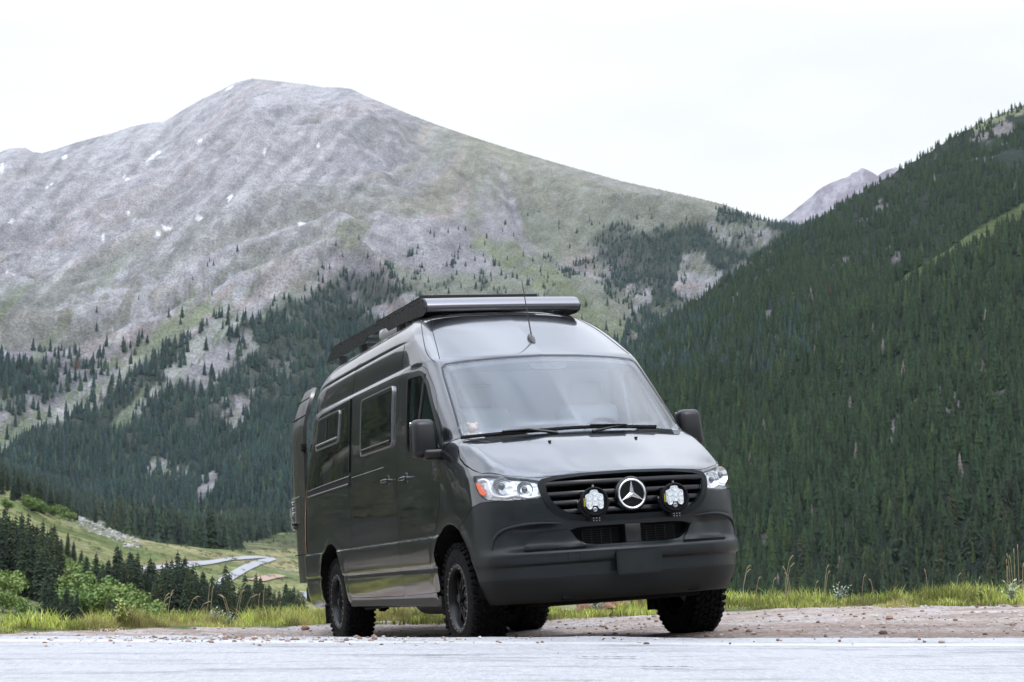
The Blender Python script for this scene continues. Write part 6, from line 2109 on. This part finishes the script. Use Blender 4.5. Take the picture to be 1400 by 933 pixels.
# arch-shaped pocket lines and fog blanks
for mir in (False, True):
    sg = -1 if not mir else 1
    # brow over the bumper pocket
    br_ = [(.905,.70),(.89,.77),(.84,.825),(.74,.850),(.62,.855),(.48,.845)]
    P = []
    for y, z in catmull(br_, 5):
        p, n = pj('front', -y, z); P.append(Vector((p.x, p.y * (-1 if mir else 1), p.z)) )
    b = BM(); add_tube(b, P, [.004 + .010*math.sin(math.pi*i/(len(P)-1)) for i in range(len(P))], 8); from_bm('brow', b, plastic, bumper, smooth=60)
    fb = [(-.735,.672),(-.68,.745),(-.60,.79),(-.50,.80),(-.44,.795),(-.40,.73),(-.355,.672)]
    P2 = [tuple(q) for q in catmull(fb, 4)]
    from_bm('fog_blank', patch('front', P2, .03, -.01, .018, mirror=mir), plastic, bumper, smooth=50)
    # parking sensors
    for (y, z) in ((-.62,.615),(-.28,.62)):
        p, n = pj('front', y, z); b = BM(); add_cyl(b, p - n*.004, p + n*.0015, .011, seg=16)
        if mir: bmesh.ops.scale(b, vec=(1,-1,1), verts=b.verts); bmesh.ops.recalc_face_normals(b, faces=b.faces)
        from_bm('parking_sensor', b, black_pl, bumper)

# ---- underbody
b = BM()
add_box(b, (.28, 0, .35), (1.0, 1.15, .10), bev=.03)            # front undertray
add_box(b, (-1.9, 0, .43), (4.6, 1.5, .10))
for s in (-1, 1): add_box(b, (-1.9, s*.46, .40), (5.6, .09, .12), bev=.01)
from_bm('chassis', b, under_m, van)
b = BM(); add_cyl(b, (-3.665, -.85, .39), (-3.665, .85, .39), .05); bmesh.ops.create_uvsphere(b, u_segments=24, v_segments=12, radius=.16, matrix=Matrix.Translation((-3.665, 0, .37)))
from_bm('rear_axle', b, under_m, van, smooth=40)
b = BM(); add_cyl(b, (0.0, -.85, .36), (0.0, .85, .36), .035); add_box(b, (.05, 0, .36), (.35, .95, .12), bev=.03)
from_bm('front_axle', b, under_m, van, smooth=40)
b = BM(); add_cyl(b, (-1.3, -.55, .38), (-2.1, -.55, .38), .13); add_tube(b, [(-2.1,-.55,.36),(-2.7,-.6,.36),(-3.0,-.86,.34)], .035, 12)
from_bm('exhaust', b, mat('exhaust_steel', (.02,.018,.016), .6, .3), van, smooth=40)
b = BM(); add_cyl(b, (-3.05, -.70, .42), (-2.92, -.70, .32), .03); add_box(b, (-2.98, -.72, .31), (.10, .05, .05), bev=.01)
from_bm('leaf_spring_shackle', b, under_m, van)
for s in (-1, 1):
    b = BM(); add_extrude(b, rounded([(-.40,.345),(-.40,.41),(-3.15,.41),(-3.15,.345)], .01), 'y', s*.90, s*.955)
    from_bm('side_sill', b, mat('sill_black', (.02,.02,.02), .5), van)

# ---- wheels
def make_wheel():
    root = bpy.data.objects.new('wheel', None)
    link(root, van)
    R_, W_ = .388, .125
    b = BM()
    # outer face towards -y
    prof = [(-.105, .215), (-.122, .235), (-.128, .275), (-.126, .315), (-.118, .345), (-.105, .366), (-.085, .377), (.085, .377), (.105, .366), (.118, .345), (.128, .30), (.122, .235), (.105, .215)]
    add_lathe(b, prof, 'y', (0, 0, 0), 96)
    # tread blocks
    nb = 44
    for i in range(nb):
        t = 2*math.pi*i/nb
        for row, (yc, wy, da) in enumerate(((-.098, .036, 0), (-.058, .034, .5), (-.019, .034, .15), (.019, .034, .65), (.058, .034, .3), (.098, .036, .8))):
            tt = t + da*2*math.pi/nb
            lg = (.030 + .012*((i + row) % 2)) if abs(yc) < .09 else .036
            M_ = Matrix.Rotation(-tt, 4, 'Y') @ Matrix.Translation((R_ - .009, yc, 0)) @ Matrix.Rotation(.35 * (1 if (row % 2) else -1) * (abs(yc) < .09), 4, 'X')
            bmesh.ops.create_cube(b, size=1, matrix=M_ @ Matrix.Diagonal((.024, wy*.86, lg, 1)))
        for s in (-1, 1):          # shoulder lugs
            M_ = Matrix.Rotation(-t, 4, 'Y') @ Matrix.Translation((.356, s*.117, 0)) @ Matrix.Rotation(s*.5, 4, 'Z')
            bmesh.ops.create_cube(b, size=1, matrix=M_ @ Matrix.Diagonal((.046, .016, .030 if i % 2 else .020, 1)))
    ty = from_bm('tyre', b, rubber, root, smooth=30)
    b = BM()
    prof = [(-.095, .215), (-.112, .222), (-.118, .235), (-.124, .243), (-.128, .238), (-.128, .214), (-.122, .208), (-.10, .200), (-.03, .19), (.10, .19), (.11, .215)]
    add_lathe(b, prof, 'y', (0, 0, 0), 72, close=False)
    add_lathe(b, [(.02, .19), (.02, .0001)], 'y', (0,0,0), 40, close=False)
    for k in range(8):
        t = 2*math.pi*k/8
        for dt in (-.13, .13):
            M_ = Matrix.Rotation(-t, 4, 'Y') @ Matrix.Translation((.128, -.072, 0)) @ Matrix.Rotation(dt*1.1, 4, 'Y') @ Matrix.Rotation(.16, 4, 'Z')
            r = bmesh.ops.create_cube(b, size=1, matrix=M_ @ Matrix.Translation((0, 0, dt*.13)) @ Matrix.Diagonal((.150, .028, .022, 1)))
    add_lathe(b, [(-.085, .0001), (-.085, .055), (-.078, .066), (-.04, .070), (.0, .07)], 'y', (0, 0, 0), 40, close=False)
    rim = from_bm('rim', b, wheelm, root, smooth=35)
    b = BM()
    for k in range(24):
        t = 2*math.pi*(k + .5)/24
        c_ = (.226*math.cos(t), 0, .226*math.sin(t))
        add_cyl(b, (c_[0], -.126, c_[2]), (c_[0], -.1345, c_[2]), .0052, seg=8)
    from_bm('beadlock_bolt', b, mat('bolt_zinc', (.5,.5,.5), .35, .9), rim)
    b = BM()
    for k in range(6):
        t = 2*math.pi*k/6
        add_cyl(b, (.048*math.cos(t), -.08, .048*math.sin(t)), (.048*math.cos(t), -.105, .048*math.sin(t)), .009, seg=6)
    add_lathe(b, [(-.088, .033), (-.118, .030), (-.122, .022), (-.122, .0001)], 'y', (0, 0, 0), 24, close=False)
    from_bm('hub_cap', b, black_pl, rim, smooth=35)
    b = BM(); add_lathe(b, [(.0, .15), (.012, .15), (.012, .0001), (.0, .0001)], 'y', (0, .01, 0), 40, close=False)
    from_bm('brake_disc', b, steel, root, smooth=30)
    return root
def copy_part(o, parent):
    c = o.copy(); COL.objects.link(c); c.parent = parent
    for ch in [x for x in bpy.data.objects if x.parent is o]:
        copy_part(ch, c)
    return c
w0 = make_wheel()
w0.location = (0, -.828, .388)
w0.rotation_euler = (0, 0, 0)
_kids = {}
def kids(o): return [x for x in bpy.data.objects if x.parent is o]
for (x, y, steer) in ((-3.665, -.828, 0), (0, .828, 1), (-3.665, .828, 1)):
    c = copy_part(w0, van)
    c.location = (x, y, .388)
    c.rotation_euler = (0, .37, math.pi if y > 0 else 0)

# ---- mirrors
for s in (-1, 1):
    root = bpy.data.objects.new('side_mirror', None); link(root, van)
    b = BM()
    add_box(b, (-.24, s*1.060, 1.545), (.15, .190, .285), bev=.05, seg=4)
    for v in b.verts:      # the shell is deeper and narrower towards the top, and raked
        t = (v.co.z - 1.40) / .29
        v.co.x += -.02 * t
        v.co.y = s * 1.060 + (v.co.y - s*1.060) * (1.05 - .16 * t)
    sh = from_bm('mirror_shell', b, black_pl, root, smooth=50)
    b = BM(); add_box(b, (-.32, s*1.060, 1.555), (.006, .155, .235), bev=.002); from_bm('mirror_glass', b, chrome, sh)
    b = BM(); add_box(b, (-.20, s*.985, 1.425), (.105, .20, .075), bev=.022, seg=3)
    add_extrude(b, rounded([(-.30,1.385),(-.30,1.46),(-.26,1.50),(-.12,1.42),(-.10,1.385)], .012), 'y', s*.905, s*.955)
    from_bm('arm', b, black_pl, root, smooth=40)

# ---- antenna
p, n = pj('cam', 727.5, 466)
b = BM()
rings_ = []
for k, (t, w, h) in enumerate(((0, .003, .003), (.02, .016, .012), (.05, .026, .028), (.09, .030, .042), (.12, .024, .036), (.145, .008, .010))):
    ux = Vector((-.86, 0, .5)).normalized(); c_ = p + ux * (t - .06)
    rings_.append([b.verts.new(c_ + Vector((0, w*math.cos(a), 0)) + n * (h*max(0, math.sin(a)))) for a in np.linspace(0, math.pi, 9)])
for a_, c_ in zip(rings_[:-1], rings_[1:]):
    for i in range(8): b.faces.new((a_[i], a_[i+1], c_[i+1], c_[i]))
bmesh.ops.recalc_face_normals(b, faces=b.faces)
an = from_bm('antenna', b, black_gloss, van, smooth=60)
tip = p + Vector((-.06, 0, .52)); 
q0 = p + n * .03 + Vector((-.02, 0, .01))
b = BM(); add_tube(b, [q0, q0 + Vector((-.03, .0, .09)), q0 + Vector((-.09, -.01, .40)), q0 + Vector((-.10, -.012, .46))], [.007, .0055, .0032, .003], 6)
from_bm('aerial', b, black_pl, an)

# ---- roof rack
rk = bpy.data.objects.new('roof_rack', None); link(rk, van)
SP = [(-1.28,2.685),(-1.31,2.728),(-1.37,2.762),(-1.45,2.780),(-1.56,2.786),(-4.45,2.832),(-4.56,2.808),(-4.81,2.728),(-4.805,2.704),(-3.30,2.684),(-3.18,2.734),(-2.58,2.728),(-2.46,2.672),(-1.96,2.664),(-1.40,2.632),(-1.31,2.646)]
slots = BM()
for i, x in enumerate(np.arange(-1.75, -4.5, -.22)):
    add_box(slots, (x, 0, 2.765 + (-1.56 - x) * .0150), (.075, 3, .009))
for x in (-1.38,-1.50,-1.63,-2.08,-2.30,-2.74,-3.18,-3.62): add_box(slots, (x, 0, 2.752 + (-1.56-x)*.015), (.014, 3, .018))
for x in (-3.45,-3.70,-3.95,-4.20,-4.45): add_box(slots, (x, 0, 2.728), (.085, 3, .009))
for x, z in ((-1.34, 2.680), (-2.24, 2.702)): add_box(slots, (x, 0, z), (.035, 3, .012))
for s in (-1, 1):
    b = BM(); add_extrude(b, SP, 'y', s*.655, s*.662)
    o = from_bm('side_plate', b, rack_m, rk)
    cut(o, [slots.copy()])
    print('PLATE', len(o.data.vertices))
slots.free()
# curved front fairing
b = BM()
sec = [(x - .155, z + .030) for x, z in [(-1.16,2.618),(-1.125,2.655),(-1.15,2.70),(-1.21,2.733),(-1.30,2.750),(-1.42,2.757),(-1.42,2.745),(-1.30,2.738),(-1.21,2.720),(-1.165,2.692),(-1.145,2.655),(-1.17,2.628)]]
sec = [tuple(q) for q in catmull(sec, 3, True)]
rings_ = []
for i in range(33):
    y = -.653 + 1.306 * i / 32
    sw_ = 0
    rings_.append([b.verts.new((x + sw_, y, z + .004*(1-(y/.713)**2))) for x, z in sec])
for i in range(32):
    m_ = len(sec)
    for k in range(m_): b.faces.new((rings_[i][k], rings_[i][(k+1) % m_], rings_[i+1][(k+1) % m_], rings_[i+1][k]))
b.faces.new(rings_[0]); b.faces.new(rings_[-1][::-1])
bmesh.ops.recalc_face_normals(b, faces=b.faces)
from_bm('front_fairing', b, fair_m, rk, smooth=50)
for x in np.arange(-1.7, -4.6, -.42):
    b = BM(); add_box(b, (x, 0, 2.765 + (-1.56-x)*.014), (.05, 1.30, .028)); from_bm('cross_bar', b, rack_m, rk)
for x in (-1.75, -2.2, -3.5, -4.3):
    for s in (-1, 1):
        b = BM(); add_box(b, (x, s*.62, 2.67), (.08, .06, .09), bev=.008); from_bm('rack_foot', b, rack_m, rk)
b = BM(); add_extrude(b, [(-1.72,2.822),(-1.75,2.847),(-3.2,2.868),(-3.2,2.83)], 'y', -.57, .44); 
sp_ = from_bm('solar_panel', b, black_gloss, rk)
b = BM(); add_box(b, (-1.735, -.065, 2.838), (.03, 1.03, .036), bev=.003); from_bm('panel_frame', b, rack_m, sp_)
b = BM(); add_box(b, (-2.88, -.22, 2.73), (.55, .70, .11), bev=.045, seg=4); from_bm('roof_fan', b, white_pl, van, smooth=50)

# ---- rear door, swung open, and tail lamp
rd = bpy.data.objects.new('rear_door', None); link(rd, van)
bmd = BM()
# panel outline in its own plane: s = distance from the hinge, z height; upper part leans inwards
def rdp(s_, z, off):
    inn = 0.0
    if z > 2.05: inn = .12 * ((z - 2.05) / .45) ** 1.6
    edge = .05 * max(0, (s_ - .60) / .1) ** 2 * 0
    return Vector((-s_, inn + off + (.02 * ((z - 1.4) / .9) ** 2), z))
zs_ = np.concatenate([np.arange(.58, 2.05, .06), np.arange(2.05, 2.50, .025)])
for off, flip in ((0, 0), (.035, 1)):
    g_ = []
    for z in zs_:
        smax = .79 - (.10 * max(0, (z - 2.15) / .35) ** 2)
        smin = .02 + (.07 * max(0, (z - 2.3) / .2) ** 2)
        g_.append([bmd.verts.new(rdp(smin + (smax - smin) * k / 12, z, off + (.03 * (k/12) ** 6))) for k in range(13)])
    for a_, c_ in zip(g_[:-1], g_[1:]):
        for k in range(12): bmd.faces.new((a_[k], a_[k+1], c_[k+1], c_[k]))
    if not flip: g0 = g_
bd = g_
for a_, c_ in ((g0, bd),):
    R0 = a_[0] + [r[-1] for r in a_[1:-1]] + a_[-1][::-1] + [r[0] for r in reversed(a_[1:-1])]
    R1 = c_[0] + [r[-1] for r in c_[1:-1]] + c_[-1][::-1] + [r[0] for r in reversed(c_[1:-1])]
    for i in range(len(R0)):
        j = (i+1) % len(R0); bmd.faces.new((R0[i], R0[j], R1[j], R1[i]))
bmesh.ops.recalc_face_normals(bmd, faces=bmd.faces)
reflect_paint = mat('gravel_reflection_paint', (.085, .082, .078), .38, .7, .5); noise_rough(reflect_paint, .28, .5, 5)  # paler copy of the van paint, reflected gravel put into its colour
from_bm('door_panel', bmd, reflect_paint, rd, smooth=35)
b = BM(); add_tube(b, [rdp(.07 + .60*k/8, 2.40, -.001) for k in range(9)], .005, 6); add_tube(b, [rdp(.03 + .69*k/8, 2.22, -.002) for k in range(9)], .006, 6)
add_tube(b, [rdp(.03 + .70*k/8, .86, -.003) for k in range(9)], .006, 6)
from_bm('door_crease', b, black_matt, rd)
b = BM(); add_tube(b, [rdp(.25 + .48*k/8, 1.43, -.006) for k in range(9)], .007, 6); from_bm('door_moulding', b, mat('rail_metal'), rd)
b = BM(); add_box(b, rdp(.60, 1.17, -.02), (.13, .035, .035), bev=.01); add_lathe(b, [(-.02, .0001), (-.02, .03), (0, .04)], 'y', rdp(.60, 1.155, 0), 16, close=False)
from_bm('door_handle', b, black_gloss, rd, smooth=40)
for z in (1.28, 1.33, 1.39):
    b = BM(); add_box(b, rdp(.745, z, .012), (.018, .035, .035), bev=.006)
    from_bm('door_latch', b, chrome, rd, smooth=40)
b = BM()
for z in (.86, 1.9): add_box(b, rdp(.02, z, .0), (.07, .05, .08), bev=.01)
from_bm('hinge', b, black_matt, rd, smooth=40)
rd.location = (-4.935, -.915, 0)
rd.rotation_euler = (0, 0, math.radians(-1.5))
for s in (-1, 1):
    b = BM(); pts = [Vector((-4.905, s*.978 if True else 0, .86)), Vector((-4.915, s*.972, 1.1)), Vector((-4.915, s*.962, 1.42))]
    pts = []
    for z in np.linspace(.86, 1.44, 8):
        P = skin_row(z, np.array([6.22, 6.30, 6.42, 6.48]))
        pts.append([Vector((q[0] - .004, s*(q[1] + .004), z)) for q in P])
    for i in range(7):
        for k in range(3):
            b.faces.new([b.verts.new(v) for v in (pts[i][k], pts[i][k+1], pts[i+1][k+1], pts[i+1][k])])
    bmesh.ops.remove_doubles(b, verts=b.verts, dist=1e-5)
    bmesh.ops.recalc_face_normals(b, faces=b.faces)
    from_bm('tail_lamp', b, redm, van, smooth=60)
b = BM(); add_box(b, (-4.95, -.10, .47), (.10, 1.7, .16), bev=.03); from_bm('rear_step', b, black_pl, van, smooth=40)

# small plush toy against the screen
b = BM()
for c_, r_ in (((0,0,.07), .055), ((0,0,.16), .045), ((.03,.045,.05), .028), ((.03,-.045,.05), .028), ((0,.04,.195), .018), ((0,-.04,.195), .018), ((.045,.0,.155), .018), ((.02,.06,.10), .022), ((.02,-.06,.10), .022)):
    bmesh.ops.create_icosphere(b, subdivisions=2, radius=r_, matrix=Matrix.Translation(c_))
pm = mat('plush', (.80, .50, .36), .9); noise_bump(pm, 120, .6, .01)
toy = from_bm('plush_toy', b, pm, None, smooth=180)
toy.matrix_world = VM @ Matrix.Translation((-.10, -.73, 1.46)) @ Matrix.Rotation(.2, 4, 'Z') @ Matrix.Diagonal((.85, .85, .85, 1))
tag(toy, 'small pinkish plush toy on the dashboard in the lower corner of the windscreen', 'toy')
# ------------------------------------------------------------------ haze
bm = BM()
add_box(bm, (0, 4700, 900), (13000, 12000, 2200 + 0))
lo = min(v.co.z for v in bm.verts)
for v in bm.verts:
    v.co.z = -95 if v.co.z < 900 else 2050
hz = from_bm('haze', bm, None)
hm = bpy.data.materials.new('haze_air'); hm.use_nodes = True
t = hm.node_tree; t.nodes.clear()
o_ = t.nodes.new('ShaderNodeOutputMaterial'); pv = t.nodes.new('ShaderNodeVolumePrincipled')
pv.inputs['Color'].default_value = (.74, .88, 1.0, 1)
pv.inputs['Density'].default_value = 1.7e-5
pv.inputs['Anisotropy'].default_value = 0.2
t.links.new(pv.outputs[0], o_.inputs['Volume'])
hz.data.materials.append(hm)
tag(hz, kind='stuff')
print('GROUND MIN', float((GZ + CAMH).min()), float((GZ + CAMH).max()), float((fz + CAMH).max()), float(fz.min()))
